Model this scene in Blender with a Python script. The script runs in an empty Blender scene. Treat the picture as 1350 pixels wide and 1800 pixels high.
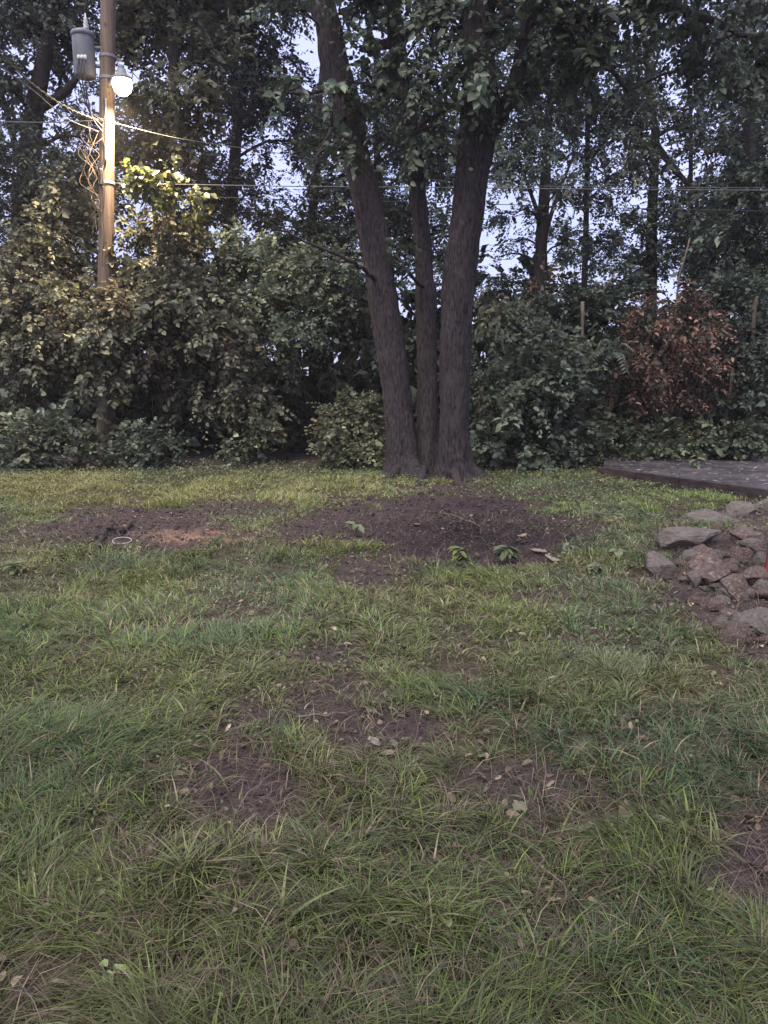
import bpy, math, random
import numpy as np
from mathutils import Vector, Matrix

# ------------------------------------------------------------------ camera, sky, sun, exposure
scene = bpy.context.scene
col = scene.collection
F = 1352.0                       # focal length in photo pixels (1350 x 1800)
CAM_H = 1.55
PITCH = math.radians(10.07)      # looking slightly down
cam_data = bpy.data.cameras.new("camera")
cam = bpy.data.objects.new("camera", cam_data)
col.objects.link(cam)
cam.location = (0, 0, CAM_H)
cam.rotation_euler = (math.pi / 2 - PITCH, 0, 0)
cam_data.sensor_fit = 'VERTICAL'
cam_data.sensor_height = 24.0
cam_data.lens = 24.0 * F / 1800.0
cam_data.clip_start = 0.05
cam_data.clip_end = 2000
scene.camera = cam

SUN_EL, SUN_AZ = math.radians(58), math.radians(205)   # soft glow of the open dusk sky behind the camera
world = bpy.data.worlds.new("World")
scene.world = world
world.use_nodes = True
wn, wl = world.node_tree.nodes, world.node_tree.links
wn.clear()
w_out = wn.new('ShaderNodeOutputWorld')
w_bg = wn.new('ShaderNodeBackground')
w_sky = wn.new('ShaderNodeTexSky')
w_sky.sky_type = 'NISHITA'
w_sky.sun_disc = False
w_sky.sun_elevation = math.radians(6)
w_sky.sun_rotation = SUN_AZ
w_sky.air_density = 1.0
w_sky.dust_density = 0.6
w_sky.ozone_density = 2.5
w_tc = wn.new('ShaderNodeTexCoord')
w_no = wn.new('ShaderNodeTexNoise')
w_no.inputs['Scale'].default_value = 2.2
w_no.inputs['Detail'].default_value = 5
w_no.inputs['Roughness'].default_value = 0.55
w_rp = wn.new('ShaderNodeValToRGB')
w_rp.color_ramp.elements[0].position = 0.35
w_rp.color_ramp.elements[0].color = (0.72, 0.72, 0.72, 1)
w_rp.color_ramp.elements[1].position = 0.68
w_rp.color_ramp.elements[1].color = (1, 1, 1, 1)
w_mx = wn.new('ShaderNodeMixRGB')
w_mx.inputs[2].default_value = (5.9, 6.35, 10.3, 1)     # thin lavender dusk cloud
wl.new(w_tc.outputs['Generated'], w_no.inputs['Vector'])
wl.new(w_no.outputs['Fac'], w_rp.inputs['Fac'])
wl.new(w_rp.outputs['Color'], w_mx.inputs[0])
wl.new(w_sky.outputs['Color'], w_mx.inputs[1])
wl.new(w_mx.outputs['Color'], w_bg.inputs['Color'])
w_bg.inputs['Strength'].default_value = 0.055
wl.new(w_bg.outputs['Background'], w_out.inputs['Surface'])

sun_data = bpy.data.lights.new("sun", 'SUN')
sun_data.energy = 2.0
sun_data.angle = math.radians(45)
sun_data.color = (1.0, 0.95, 0.80)
sun = bpy.data.objects.new("sun", sun_data)
col.objects.link(sun)
sdir = Vector((math.sin(SUN_AZ) * math.cos(SUN_EL), math.cos(SUN_AZ) * math.cos(SUN_EL), math.sin(SUN_EL)))
sun.rotation_euler = (-sdir).to_track_quat('-Z', 'Y').to_euler()
sun.location = (0, -5, 20)

scene.render.engine = 'CYCLES'
scene.view_settings.view_transform = 'Standard'
scene.view_settings.look = 'None'
scene.view_settings.exposure = 1.5
scene.view_settings.gamma = 1.0
scene.cycles.use_denoising = True
scene.cycles.max_bounces = 4
scene.cycles.diffuse_bounces = 2
scene.cycles.transmission_bounces = 3
scene.cycles.transparent_max_bounces = 4
scene.cycles.sample_clamp_indirect = 4.0

# ------------------------------------------------------------------ helpers
rng = np.random.default_rng(7)
random.seed(7)
CP, SP = math.cos(PITCH), math.sin(PITCH)

def ray(px, py):
    u, v = px - 675.0, 900.0 - py
    return np.array([u, F * CP + v * SP, -F * SP + v * CP])

def at(px, py, Y):
    d = ray(px, py)
    t = Y / d[1]
    return np.array([0, 0, CAM_H]) + d * t

def gnd(px, py, z=0.0):
    d = ray(px, py)
    t = (z - CAM_H) / d[2]
    return np.array([0, 0, CAM_H]) + d * t

def project(P):
    P = np.asarray(P, float)
    x, y, z = P[..., 0], P[..., 1], P[..., 2] - CAM_H
    dep = np.maximum(y * CP - z * SP, 0.05)
    up = y * SP + z * CP
    return 675 + F * x / dep, 900 - F * up / dep

def depth(P):
    return P[1] * CP - (P[2] - CAM_H) * SP

def _hash(ix, iy, seed):
    h = (ix.astype(np.int64) * 374761393 + iy.astype(np.int64) * 668265263 + seed * 1442695041) & 0x7fffffff
    h = ((h ^ (h >> 13)) * 1274126177) & 0x7fffffff
    return ((h ^ (h >> 16)) & 0xffff) / 65535.0

def vnoise(x, y, seed=0):
    x, y = np.asarray(x, float), np.asarray(y, float)
    ix, iy = np.floor(x), np.floor(y)
    fx, fy = x - ix, y - iy
    fx, fy = fx * fx * (3 - 2 * fx), fy * fy * (3 - 2 * fy)
    ix, iy = ix.astype(np.int64), iy.astype(np.int64)
    a, b = _hash(ix, iy, seed), _hash(ix + 1, iy, seed)
    c, d = _hash(ix, iy + 1, seed), _hash(ix + 1, iy + 1, seed)
    return (a * (1 - fx) + b * fx) * (1 - fy) + (c * (1 - fx) + d * fx) * fy

def fbm(x, y, seed=0, octv=4):
    s, a, n = 0, 0.5, 0
    for k in range(octv):
        s = s + a * vnoise(x * 2 ** k, y * 2 ** k, seed + k * 17)
        n += a
        a *= 0.5
    return s / n

def norm(v):
    return v / np.maximum(np.linalg.norm(v, axis=-1, keepdims=True), 1e-9)

def mesh_np(name, verts, quads=None, tris=None, colors=None, smooth=False):
    me = bpy.data.meshes.new(name)
    verts = np.asarray(verts, np.float32)
    nq = 0 if quads is None else len(quads)
    nt = 0 if tris is None else len(tris)
    me.vertices.add(len(verts))
    me.vertices.foreach_set('co', verts.ravel())
    idx, starts = [], []
    if nq:
        idx.append(np.asarray(quads, np.int32).ravel())
        starts.append(np.arange(nq, dtype=np.int32) * 4)
    if nt:
        idx.append(np.asarray(tris, np.int32).ravel())
        starts.append(np.arange(nt, dtype=np.int32) * 3 + nq * 4)
    idx = np.concatenate(idx)
    me.loops.add(len(idx))
    me.loops.foreach_set('vertex_index', idx)
    me.polygons.add(nq + nt)
    me.polygons.foreach_set('loop_start', np.concatenate(starts))
    if smooth:
        me.polygons.foreach_set('use_smooth', np.ones(nq + nt, bool))
    me.update(calc_edges=True)
    if colors is not None:
        a = me.color_attributes.new('Col', 'FLOAT_COLOR', 'POINT')
        c = np.ones((len(verts), 4), np.float32)
        c[:, :3] = colors
        a.data.foreach_set('color', c.ravel())
    return me

def link(name, me, mat=None, parent=None):
    o = bpy.data.objects.new(name, me)
    col.objects.link(o)
    if mat is not None and me is not None and not me.materials:
        me.materials.append(mat)
    if parent is not None:
        o.parent = parent
    return o

def tag(o, label=None, cat=None, group=None, kind=None):
    if label: o['label'] = label
    if cat: o['category'] = cat
    if group: o['group'] = group
    if kind: o['kind'] = kind
    return o

def empty(name, loc=(0, 0, 0)):
    o = bpy.data.objects.new(name, None)
    o.empty_display_size = 0.1
    col.objects.link(o)
    o.location = tuple(float(c) for c in loc)
    return o

def child(name, me, mat, parent, world_space=True, kind=None):
    """a part whose mesh is given in world coordinates, parented to a thing standing elsewhere"""
    o = link(name, me, mat, parent)
    if world_space:
        o.matrix_parent_inverse = Matrix.Translation(-Vector(parent.location))
    if kind: o['kind'] = kind
    return o

class Geo:
    """collects quads and tris"""
    def __init__(self):
        self.v, self.q, self.t, self.c, self.n = [], [], [], [], 0
    def add(self, v, q=None, t=None, c=None):
        v = np.asarray(v, float)
        if q is not None and len(q): self.q.append(np.asarray(q) + self.n)
        if t is not None and len(t): self.t.append(np.asarray(t) + self.n)
        if c is not None:
            c = np.asarray(c, float)
            self.c.append(np.broadcast_to(c, (len(v), 3)) if c.ndim == 1 else c)
        self.v.append(v)
        self.n += len(v)
    def mesh(self, name, smooth=False):
        return mesh_np(name, np.concatenate(self.v), np.concatenate(self.q) if self.q else None,
                       np.concatenate(self.t) if self.t else None,
                       np.concatenate(self.c) if self.c else None, smooth)

def spline(pts, n):
    """Catmull-Rom through pts, n samples"""
    P = np.asarray(pts, float)
    P = np.vstack([2 * P[0] - P[1], P, 2 * P[-1] - P[-2]])
    m = len(P) - 3
    t = np.linspace(0, m - 1e-6, n)
    i = t.astype(int)
    u = (t - i)[:, None]
    a, b, c, d = P[i], P[i + 1], P[i + 2], P[i + 3]
    return 0.5 * (2 * b + (c - a) * u + (2 * a - 5 * b + 4 * c - d) * u ** 2 + (3 * b - a - 3 * c + d) * u ** 3)

def frames(P):
    T = norm(np.gradient(P, axis=0))
    ref = np.where(np.abs(T[:, 2:3]) > 0.9, np.array([[1.0, 0, 0]]), np.array([[0, 0, 1.0]]))
    if abs(T[len(T) // 2, 2]) > 0.6:
        ref = np.tile(np.array([[0, 1.0, 0]]), (len(T), 1))
    A = norm(np.cross(ref, T))
    B = np.cross(T, A)
    return T, A, B

def tube(P, R, ns=6, disp=None, cap=True):
    """P (n,3), R (n,) -> verts, quads, tris; disp(i_array, ang_array) scales the radius"""
    P = np.asarray(P, float)
    n = len(P)
    R = np.broadcast_to(np.asarray(R, float), (n,))
    T, A, B = frames(P)
    ang = np.linspace(0, 2 * math.pi, ns, endpoint=False)
    rr = R[:, None] * np.ones((1, ns))
    if disp is not None:
        rr = rr * disp(np.arange(n)[:, None] * np.ones((1, ns)), ang[None, :] * np.ones((n, 1)))
    V = P[:, None, :] + rr[..., None] * (np.cos(ang)[None, :, None] * A[:, None, :] + np.sin(ang)[None, :, None] * B[:, None, :])
    V = V.reshape(-1, 3)
    i = np.arange(n - 1)[:, None] * ns
    j = np.arange(ns)[None, :]
    j2 = (j + 1) % ns
    Q = np.stack([i + j, i + j2, i + ns + j2, i + ns + j], -1).reshape(-1, 4)
    tr = []
    if cap:
        V = np.vstack([V, P[:1], P[-1:]])
        k0, k1 = n * ns, n * ns + 1
        jj = np.arange(ns)
        tr = np.vstack([np.stack([np.full(ns, k0), (jj + 1) % ns, jj], -1),
                        np.stack([np.full(ns, k1), (n - 1) * ns + jj, (n - 1) * ns + (jj + 1) % ns], -1)])
    return V, Q, tr

# ------------------------------------------------------------------ materials
def principled(name):
    m = bpy.data.materials.new(name)
    m.use_nodes = True
    nt = m.node_tree
    return m, nt.nodes, nt.links, nt.nodes['Principled BSDF']

def leaf_mat(name, trans=0.3, rough=0.5, spec=0.35):
    m, n, l, b = principled(name)
    at_ = n.new('ShaderNodeAttribute'); at_.attribute_name = 'Col'
    tex = n.new('ShaderNodeTexNoise'); tex.inputs['Scale'].default_value = 40; tex.inputs['Detail'].default_value = 3
    tc = n.new('ShaderNodeTexCoord'); l.new(tc.outputs['Object'], tex.inputs['Vector'])
    mp = n.new('ShaderNodeMapRange'); mp.inputs['To Min'].default_value = 0.72; mp.inputs['To Max'].default_value = 1.28
    l.new(tex.outputs['Fac'], mp.inputs['Value'])
    mul = n.new('ShaderNodeVectorMath'); mul.operation = 'SCALE'
    l.new(at_.outputs['Color'], mul.inputs[0]); l.new(mp.outputs['Result'], mul.inputs['Scale'])
    l.new(mul.outputs['Vector'], b.inputs['Base Color'])
    b.inputs['Roughness'].default_value = rough
    b.inputs['Specular IOR Level'].default_value = spec
    tr = n.new('ShaderNodeBsdfTranslucent'); l.new(mul.outputs['Vector'], tr.inputs['Color'])
    mx = n.new('ShaderNodeMixShader'); mx.inputs[0].default_value = trans
    out = n['Material Output']
    l.new(b.outputs[0], mx.inputs[1]); l.new(tr.outputs[0], mx.inputs[2]); l.new(mx.outputs[0], out.inputs['Surface'])
    return m

def bumpy(name, c1, c2, scale=(8, 8, 8), rough=0.9, bump=0.3, dist=0.02, detail=6, ramp=(0.3, 0.7), fine=None, spec=0.2, coord='Object'):
    m, n, l, b = principled(name)
    tc = n.new('ShaderNodeTexCoord')
    mp = n.new('ShaderNodeMapping'); mp.inputs['Scale'].default_value = scale
    l.new(tc.outputs[coord], mp.inputs['Vector'])
    no = n.new('ShaderNodeTexNoise'); no.inputs['Scale'].default_value = 1.0
    no.inputs['Detail'].default_value = detail; no.inputs['Roughness'].default_value = 0.62
    l.new(mp.outputs['Vector'], no.inputs['Vector'])
    rp = n.new('ShaderNodeValToRGB')
    rp.color_ramp.elements[0].position = ramp[0]; rp.color_ramp.elements[0].color = (*c1, 1)
    rp.color_ramp.elements[1].position = ramp[1]; rp.color_ramp.elements[1].color = (*c2, 1)
    l.new(no.outputs['Fac'], rp.inputs['Fac'])
    base = rp.outputs['Color']
    if fine:
        n2 = n.new('ShaderNodeTexNoise'); n2.inputs['Scale'].default_value = fine[0]; n2.inputs['Detail'].default_value = 4
        l.new(tc.outputs[coord], n2.inputs['Vector'])
        r2 = n.new('ShaderNodeValToRGB'); r2.color_ramp.elements[0].position = fine[1]; r2.color_ramp.elements[1].position = fine[2]
        l.new(n2.outputs['Fac'], r2.inputs['Fac'])
        mx = n.new('ShaderNodeMixRGB'); mx.inputs[2].default_value = (*fine[3], 1)
        l.new(r2.outputs['Color'], mx.inputs[0]); l.new(base, mx.inputs[1]); base = mx.outputs['Color']
    l.new(base, b.inputs['Base Color'])
    b.inputs['Roughness'].default_value = rough
    b.inputs['Specular IOR Level'].default_value = spec
    bp = n.new('ShaderNodeBump'); bp.inputs['Strength'].default_value = bump; bp.inputs['Distance'].default_value = dist
    l.new(no.outputs['Fac'], bp.inputs['Height']); l.new(bp.outputs['Normal'], b.inputs['Normal'])
    return m

def ground_mat():
    m, n, l, b = principled('soil_and_thatch')
    at_ = n.new('ShaderNodeAttribute'); at_.attribute_name = 'Col'
    tc = n.new('ShaderNodeTexCoord')
    def noise(s, d=6, r=0.6):
        t = n.new('ShaderNodeTexNoise'); t.inputs['Scale'].default_value = s; t.inputs['Detail'].default_value = d
        t.inputs['Roughness'].default_value = r; l.new(tc.outputs['Object'], t.inputs['Vector']); return t
    a, c = noise(9), noise(60, 5, 0.7)
    ma = n.new('ShaderNodeMapRange'); ma.inputs['From Min'].default_value = 0.3; ma.inputs['From Max'].default_value = 0.7
    ma.inputs['To Min'].default_value = 0.6; ma.inputs['To Max'].default_value = 1.35
    l.new(a.outputs['Fac'], ma.inputs['Value'])
    mc = n.new('ShaderNodeMapRange'); mc.inputs['From Min'].default_value = 0.3; mc.inputs['From Max'].default_value = 0.7
    mc.inputs['To Min'].default_value = 0.45; mc.inputs['To Max'].default_value = 1.6
    l.new(c.outputs['Fac'], mc.inputs['Value'])
    mm = n.new('ShaderNodeMath'); mm.operation = 'MULTIPLY'
    l.new(ma.outputs['Result'], mm.inputs[0]); l.new(mc.outputs['Result'], mm.inputs[1])
    sc = n.new('ShaderNodeVectorMath'); sc.operation = 'SCALE'
    l.new(at_.outputs['Color'], sc.inputs[0]); l.new(mm.outputs['Value'], sc.inputs['Scale'])
    l.new(sc.outputs['Vector'], b.inputs['Base Color'])
    b.inputs['Roughness'].default_value = 0.95; b.inputs['Specular IOR Level'].default_value = 0.15
    bp = n.new('ShaderNodeBump'); bp.inputs['Strength'].default_value = 0.7; bp.inputs['Distance'].default_value = 0.02
    l.new(mm.outputs['Value'], bp.inputs['Height']); l.new(bp.outputs['Normal'], b.inputs['Normal'])
    return m

M = {
    'leaf': leaf_mat('foliage', 0.28, 0.5, 0.4),
    'leaf_dry': leaf_mat('dry_foliage', 0.15, 0.8, 0.15),
    'grass': leaf_mat('grass_blade', 0.25, 0.6, 0.25),
    'ground': ground_mat(),
    'bark': bumpy('furrowed_bark', (0.010, 0.008, 0.009), (0.080, 0.063, 0.069), (40, 40, 9.5), 0.95, 1.0, 0.05, 11, (0.34, 0.72), (3.0, 0.55, 0.85, (0.06, 0.052, 0.048))),
    'bark_dark': bumpy('thin_bark', (0.014, 0.011, 0.012), (0.045, 0.036, 0.037), (16, 16, 3.5), 0.95, 0.8, 0.02),
    'twig': bumpy('twig_bark', (0.022, 0.018, 0.017), (0.055, 0.045, 0.04), (20, 20, 20), 0.9, 0.3),
    'pole': bumpy('weathered_pole_wood', (0.075, 0.052, 0.040), (0.19, 0.14, 0.11), (22, 22, 0.9), 0.85, 0.7, 0.012, 7, (0.3, 0.7), (9, 0.60, 0.75, (0.04, 0.03, 0.024))),
    'steel': bumpy('dull_grey_steel', (0.10, 0.105, 0.12), (0.17, 0.175, 0.195), (5, 5, 3), 0.5, 0.15, 0.004, 5, (0.3, 0.7), (14, 0.62, 0.72, (0.18, 0.14, 0.12)), 0.4),
    'galv': bumpy('galvanised_metal', (0.14, 0.14, 0.145), (0.24, 0.24, 0.245), (30, 30, 30), 0.45, 0.1, 0.003),
    'porcelain': bumpy('porcelain', (0.42, 0.40, 0.40), (0.55, 0.53, 0.52), (10, 10, 10), 0.25, 0.05, 0.002, spec=0.5),
    'cable_grey': bumpy('bare_aluminium_cable', (0.08, 0.076, 0.08), (0.14, 0.132, 0.137), (40, 40, 40), 0.45, 0.2, 0.002),
    'cable_black': bumpy('black_cable_jacket', (0.02, 0.02, 0.022), (0.05, 0.048, 0.05), (40, 40, 40), 0.6, 0.2, 0.002),
    'rock': bumpy('weathered_boulder', (0.050, 0.041, 0.039), (0.175, 0.148, 0.141), (5, 5, 9), 0.92, 0.9, 0.03, 9, (0.28, 0.72), (4.5, 0.52, 0.72, (0.10, 0.078, 0.05))),
    'rock_brown': bumpy('brown_boulder', (0.046, 0.030, 0.027), (0.140, 0.098, 0.087), (6, 6, 9), 0.92, 0.9, 0.03, 9, (0.28, 0.72), (6, 0.55, 0.72, (0.20, 0.17, 0.155))),
    'slab': bumpy('weathered_concrete_top', (0.020, 0.016, 0.018), (0.082, 0.070, 0.076), (1.6, 3.2, 6), 0.85, 0.5, 0.01, 8, (0.28, 0.74), (10, 0.60, 0.72, (0.26, 0.23, 0.22))),
    'edge': bumpy('dark_stained_edge', (0.014, 0.010, 0.011), (0.055, 0.040, 0.040), (5, 5, 14), 0.95, 0.8, 0.02),
    'log': bumpy('charred_branch', (0.012, 0.010, 0.010), (0.06, 0.05, 0.047), (25, 25, 25), 0.9, 0.8, 0.02),
    'cutwood': bumpy('fresh_cut_wood', (0.30, 0.22, 0.11), (0.42, 0.32, 0.18), (30, 30, 30), 0.8, 0.3, 0.004),
    'palewood': bumpy('pale_dead_wood', (0.065, 0.048, 0.04), (0.17, 0.13, 0.105), (22, 22, 4), 0.9, 0.6, 0.008),
    'plastic_white': bumpy('white_plastic', (0.24, 0.23, 0.215), (0.33, 0.315, 0.295), (20, 20, 20), 0.4, 0.05, 0.002),
    'plastic_red': bumpy('faded_red_plastic', (0.06, 0.006, 0.010), (0.12, 0.014, 0.018), (12, 12, 12), 0.5, 0.1, 0.002),
}

def emissive(name, c, s):
    m, n, l, b = principled(name)
    b.inputs['Base Color'].default_value = (0.9, 0.85, 0.75, 1)
    b.inputs['Roughness'].default_value = 0.3
    b.inputs['Emission Color'].default_value = (*c, 1)
    b.inputs['Emission Strength'].default_value = s
    return m

# ------------------------------------------------------------------ ground layout
# bare and worn patches of the yard: px, py, half-width, half-height (as they lie in the photograph), strength
BARE = [(770, 930, 225, 58, 1.0), (560, 940, 90, 22, .8), (700, 985, 120, 26, .7), (860, 962, 130, 38, 1.0), (640, 1012, 55, 26, .9), (600, 935, 110, 26, .8), (800, 875, 95, 26, .75),
        (250, 932, 180, 36, 1.0), (70, 945, 120, 26, .7), (430, 905, 120, 20, .6), (180, 905, 90, 14, .6),
        (655, 1300, 115, 58, .88), (425, 1385, 105, 62, .88), (590, 1240, 90, 45, .75), (560, 1145, 100, 28, .65), (410, 1260, 85, 50, .6),
        (930, 1385, 120, 40, .75), (1040, 1420, 120, 45, .6), (1335, 1480, 110, 130, 1.0), (210, 1490, 110, 45, .45), (960, 1050, 70, 14, .5),
        (1290, 1030, 130, 95, .9), (1330, 1125, 95, 50, .85), (1180, 985, 45, 70, .6), (1330, 925, 70, 40, .9), (480, 1590, 45, 25, .45), (1080, 1610, 120, 45, .35)]
def bare(x, y):
    P = np.stack([x, y, np.zeros_like(x)], -1)
    px, py = project(P)
    wob = (fbm(x * 1.6, y * 1.6, 3) - 0.5) * 1.2 + (fbm(x * 6, y * 6, 9, 3) - 0.5) * 0.9
    b = np.zeros_like(x)
    for cx, cy, rx, ry, s in BARE:
        d = np.sqrt(((px - cx) / rx) ** 2 + ((py - cy) / ry) ** 2) + wob
        b = np.maximum(b, s * np.clip((1.25 - d) / 0.5, 0, 1))
    return b
RUB = gnd(1300, 1010)
def zg(x, y):
    x, y = np.asarray(x, float), np.asarray(y, float)
    z = (fbm(x * 0.7, y * 0.7, 21, 3) - 0.5) * 0.10 + (fbm(x * 4, y * 4, 5, 3) - 0.5) * 0.035
    d = np.sqrt(((x - RUB[0] - 0.5) / 1.3) ** 2 + ((y - RUB[1] - 0.3) / 1.6) ** 2)
    z = z + 0.20 * np.exp(-d ** 2 * 1.3)
    mp = gnd(800, 930)
    z = z + 0.06 * np.exp(-((x - mp[0]) / 1.6) ** 2 - ((y - mp[1]) / 1.0) ** 2)
    return z * np.clip(1.5 - np.hypot(x, y) / 60, 0, 1)

xs = np.concatenate([-np.geomspace(400, 12.2, 22), np.arange(-12, 12.01, 0.07), np.geomspace(12.2, 400, 22)])
ys = np.concatenate([[-60, -20, -6, -2, 0], np.arange(0.6, 14.01, 0.07), np.geomspace(14.2, 600, 40)])
GX, GY = np.meshgrid(xs, ys)
gx, gy = GX.ravel(), GY.ravel()
bz = bare(gx, np.maximum(gy, 0.5))
gz = zg(gx, gy) + bz * (fbm(gx * 9, gy * 9, 44, 3) - 0.5) * 0.05
soil = np.array([0.060, 0.042, 0.045]); thatch = np.array([0.062, 0.053, 0.036]); litter = np.array([0.060, 0.045, 0.042])
mul_ = np.array([0.017, 0.012, 0.0145])
gc = thatch[None] * (1 - bz[:, None]) + soil[None] * bz[:, None]
ppx, ppy = project(np.stack([gx, np.maximum(gy, .5), gz], -1))
dk = np.clip(1.3 - np.sqrt(((ppx - 850) / 190) ** 2 + ((ppy - 945) / 60) ** 2) + (fbm(gx * 3, gy * 3, 70) - .5), 0, 1)[:, None]
gc = gc * (1 - dk) + mul_ * dk
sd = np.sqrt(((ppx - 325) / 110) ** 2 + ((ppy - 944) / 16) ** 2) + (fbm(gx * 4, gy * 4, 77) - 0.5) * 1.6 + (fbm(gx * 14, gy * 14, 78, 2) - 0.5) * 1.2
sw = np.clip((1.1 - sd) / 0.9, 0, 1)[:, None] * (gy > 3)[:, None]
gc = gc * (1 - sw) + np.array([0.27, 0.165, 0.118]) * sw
wd = np.clip((gy - 12.4) / 1.2, 0, 1)[:, None]
gc = gc * (1 - wd) + litter * wd
nx, ny = len(xs), len(ys)
ii = (np.arange(ny - 1)[:, None] * nx + np.arange(nx - 1)[None, :]).ravel()
gq = np.stack([ii, ii + 1, ii + nx + 1, ii + nx], -1)
tag(link('ground', mesh_np('ground', np.stack([gx, gy, gz], -1), gq, colors=gc, smooth=True), M['ground']), kind='structure')

def on_ground(px, py, dz=0.0):
    p = gnd(px, py)
    for _ in range(3):
        p = gnd(px, py, float(zg(p[0], p[1])))
    p[2] += dz
    return p

# ------------------------------------------------------------------ foliage builder
LEAF4 = np.array([(0, 0, 0), (.42, .5, .09), (1, 0, -.05), (.42, -.5, .09)])
LEAF6 = np.array([(0, 0, 0), (.25, .42, .10), (.68, .36, .06), (1, 0, -.12), (.68, -.36, .06), (.25, -.42, .10)])

def leaves(pos, axis, nrm, L, W, colr, six=False):
    """pos, axis, nrm (n,3); L, W (n,); colr (n,3) -> verts, quads, colours"""
    a = norm(axis)
    b = norm(np.cross(nrm, a))
    n = np.cross(a, b)
    T = LEAF6 if six else LEAF4
    V = pos[:, None, :] + L[:, None, None] * T[None, :, 0:1] * a[:, None, :] \
        + W[:, None, None] * T[None, :, 1:2] * b[:, None, :] + L[:, None, None] * T[None, :, 2:3] * n[:, None, :]
    k = len(T)
    i = np.arange(len(pos))[:, None] * k
    Q = np.concatenate([i + np.array([0, 1, 2, 3]), i + np.array([0, 3, 4, 5])]) if six else i + np.array([0, 1, 2, 3])
    return V.reshape(-1, 3), Q, np.repeat(colr, k, axis=0)

def rand_dirs(n):
    return norm(rng.normal(size=(n, 3)))

PAL = {
    'dark':  [(0.046, 0.060, 0.044), (0.066, 0.082, 0.058), (0.036, 0.048, 0.038)],
    'far':   [(0.056, 0.068, 0.052), (0.074, 0.086, 0.064), (0.044, 0.054, 0.046)],
    'olive': [(0.104, 0.110, 0.068), (0.076, 0.082, 0.054), (0.136, 0.136, 0.086), (0.084, 0.076, 0.060)],
    'blue':  [(0.092, 0.112, 0.078), (0.068, 0.086, 0.060), (0.120, 0.140, 0.100)],
    'green': [(0.086, 0.102, 0.062), (0.064, 0.078, 0.050), (0.115, 0.132, 0.076)],
    'lime':  [(0.115, 0.130, 0.050), (0.090, 0.105, 0.045), (0.140, 0.145, 0.065)],
    'bright': [(0.125, 0.130, 0.076), (0.098, 0.106, 0.062), (0.155, 0.158, 0.096)],
    'rust':  [(0.155, 0.084, 0.064), (0.110, 0.060, 0.048), (0.205, 0.122, 0.096), (0.066, 0.048, 0.040), (0.070, 0.072, 0.048)],
    'hero':  [(0.060, 0.078, 0.050), (0.078, 0.098, 0.060), (0.048, 0.062, 0.044)],
}

def sprays(lobes, dens, leaf, pal, droop=0.15, per=13, shell=0.5, aspect=0.55, six=False, spray_len=0.42, upbias=0.9):
    """lobes: (centre xyz, radii xyz, weight). Leaf sprays through each lobe's volume, clumped. Returns Geo and spray tips."""
    g = Geo(); tips = []
    pal = np.array(PAL[pal])
    for c, r, w in lobes:
        vol = r[0] * r[1] * r[2] * 4.19
        K = max(6, int(dens * w * vol ** 0.78))
        nc = max(3, K // 9)
        cd = rand_dirs(nc)
        cr = (shell + (1 - shell) * rng.random(nc)) ** 0.6 * (0.75 + 0.45 * rng.random(nc))
        cc = cd * cr[:, None]                       # clump centres in unit sphere
        pick = rng.integers(0, nc, K)
        u = cc[pick] + rng.normal(size=(K, 3)) * 0.17
        p = c + u * r
        d = norm(u * np.array([1, 1, .6]) + rng.normal(size=(K, 3)) * 0.55 + np.array([0, 0, -droop]))
        ctone = 0.60 + 0.75 * rng.random(nc)
        tips.append(p)
        sl = spray_len * (0.6 + 0.8 * rng.random(K))
        t = (np.arange(per)[None, :] + 0.6 * rng.random((K, per))) / per
        side = norm(np.cross(d, np.array([0, 0, 1.0]) + 0.3 * rng.normal(size=(K, 3))))
        up = np.cross(side, d)
        up = up * np.where(up[:, 2:3] < 0, -1, 1)
        sgn = np.where(np.arange(per) % 2 == 0, 1.0, -1.0)[None, :]
        pos = p[:, None] + d[:, None] * (t * sl[:, None])[..., None] + np.array([0, 0, -1.0]) * ((t ** 2) * sl[:, None] * droop * 1.6)[..., None]
        ax = side[:, None] * sgn[..., None] * 0.85 + d[:, None] * 0.6 + rng.normal(size=(K, per, 3)) * 0.28 + np.array([0, 0, -droop * 1.4])
        nr = up[:, None] * upbias + rng.normal(size=(K, per, 3)) * 0.42
        n = K * per
        csize = 0.68 + 0.6 * rng.random(nc)
        L = leaf * np.repeat(csize[pick], per) * np.exp(rng.normal(0, .28, n))
        ci = rng.integers(0, len(pal), n)
        tone = np.repeat(ctone[pick], per) * np.exp(rng.normal(0.0, .34, n))
        dead = (rng.random(nc) < .05)[:, None]                # a few withered clumps
        cl = pal[ci] * tone[:, None] * np.repeat(np.where(dead, np.array([[1.12, .90, .84]]), 1.0)[pick], per, axis=0)
        v, q, cv = leaves(pos.reshape(-1, 3), ax.reshape(-1, 3), nr.reshape(-1, 3), L, L * aspect * (0.85 + .3 * rng.random(n)), cl, six)
        g.add(v, q, None, cv)
    return g, tips

def lobe_px(px, py, Y, rx, ry, w=1.0, rz=None):
    c = at(px, py, Y)
    s = depth(c) / F
    ry_, rx_ = ry * s, rx * s
    return c, np.array([rx_, (rz if rz else 0.5 * (rx_ + ry_)), ry_]), w

def branch_to(p0, p1, r0, r1, sag=0.0, n=6, ns=5, jit=0.08, lift=0.15):
    p0, p1 = np.asarray(p0), np.asarray(p1)
    t = np.linspace(0, 1, n)[:, None]
    L = np.linalg.norm(p1 - p0)
    P = p0 + (p1 - p0) * t + np.array([0, 0, 1.0]) * (lift * L * np.sin(math.pi * t)) * (1 - sag)
    P[1:-1] += rng.normal(size=(n - 2, 3)) * jit * L / n
    return P, np.linspace(r0, r1, n)

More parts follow.
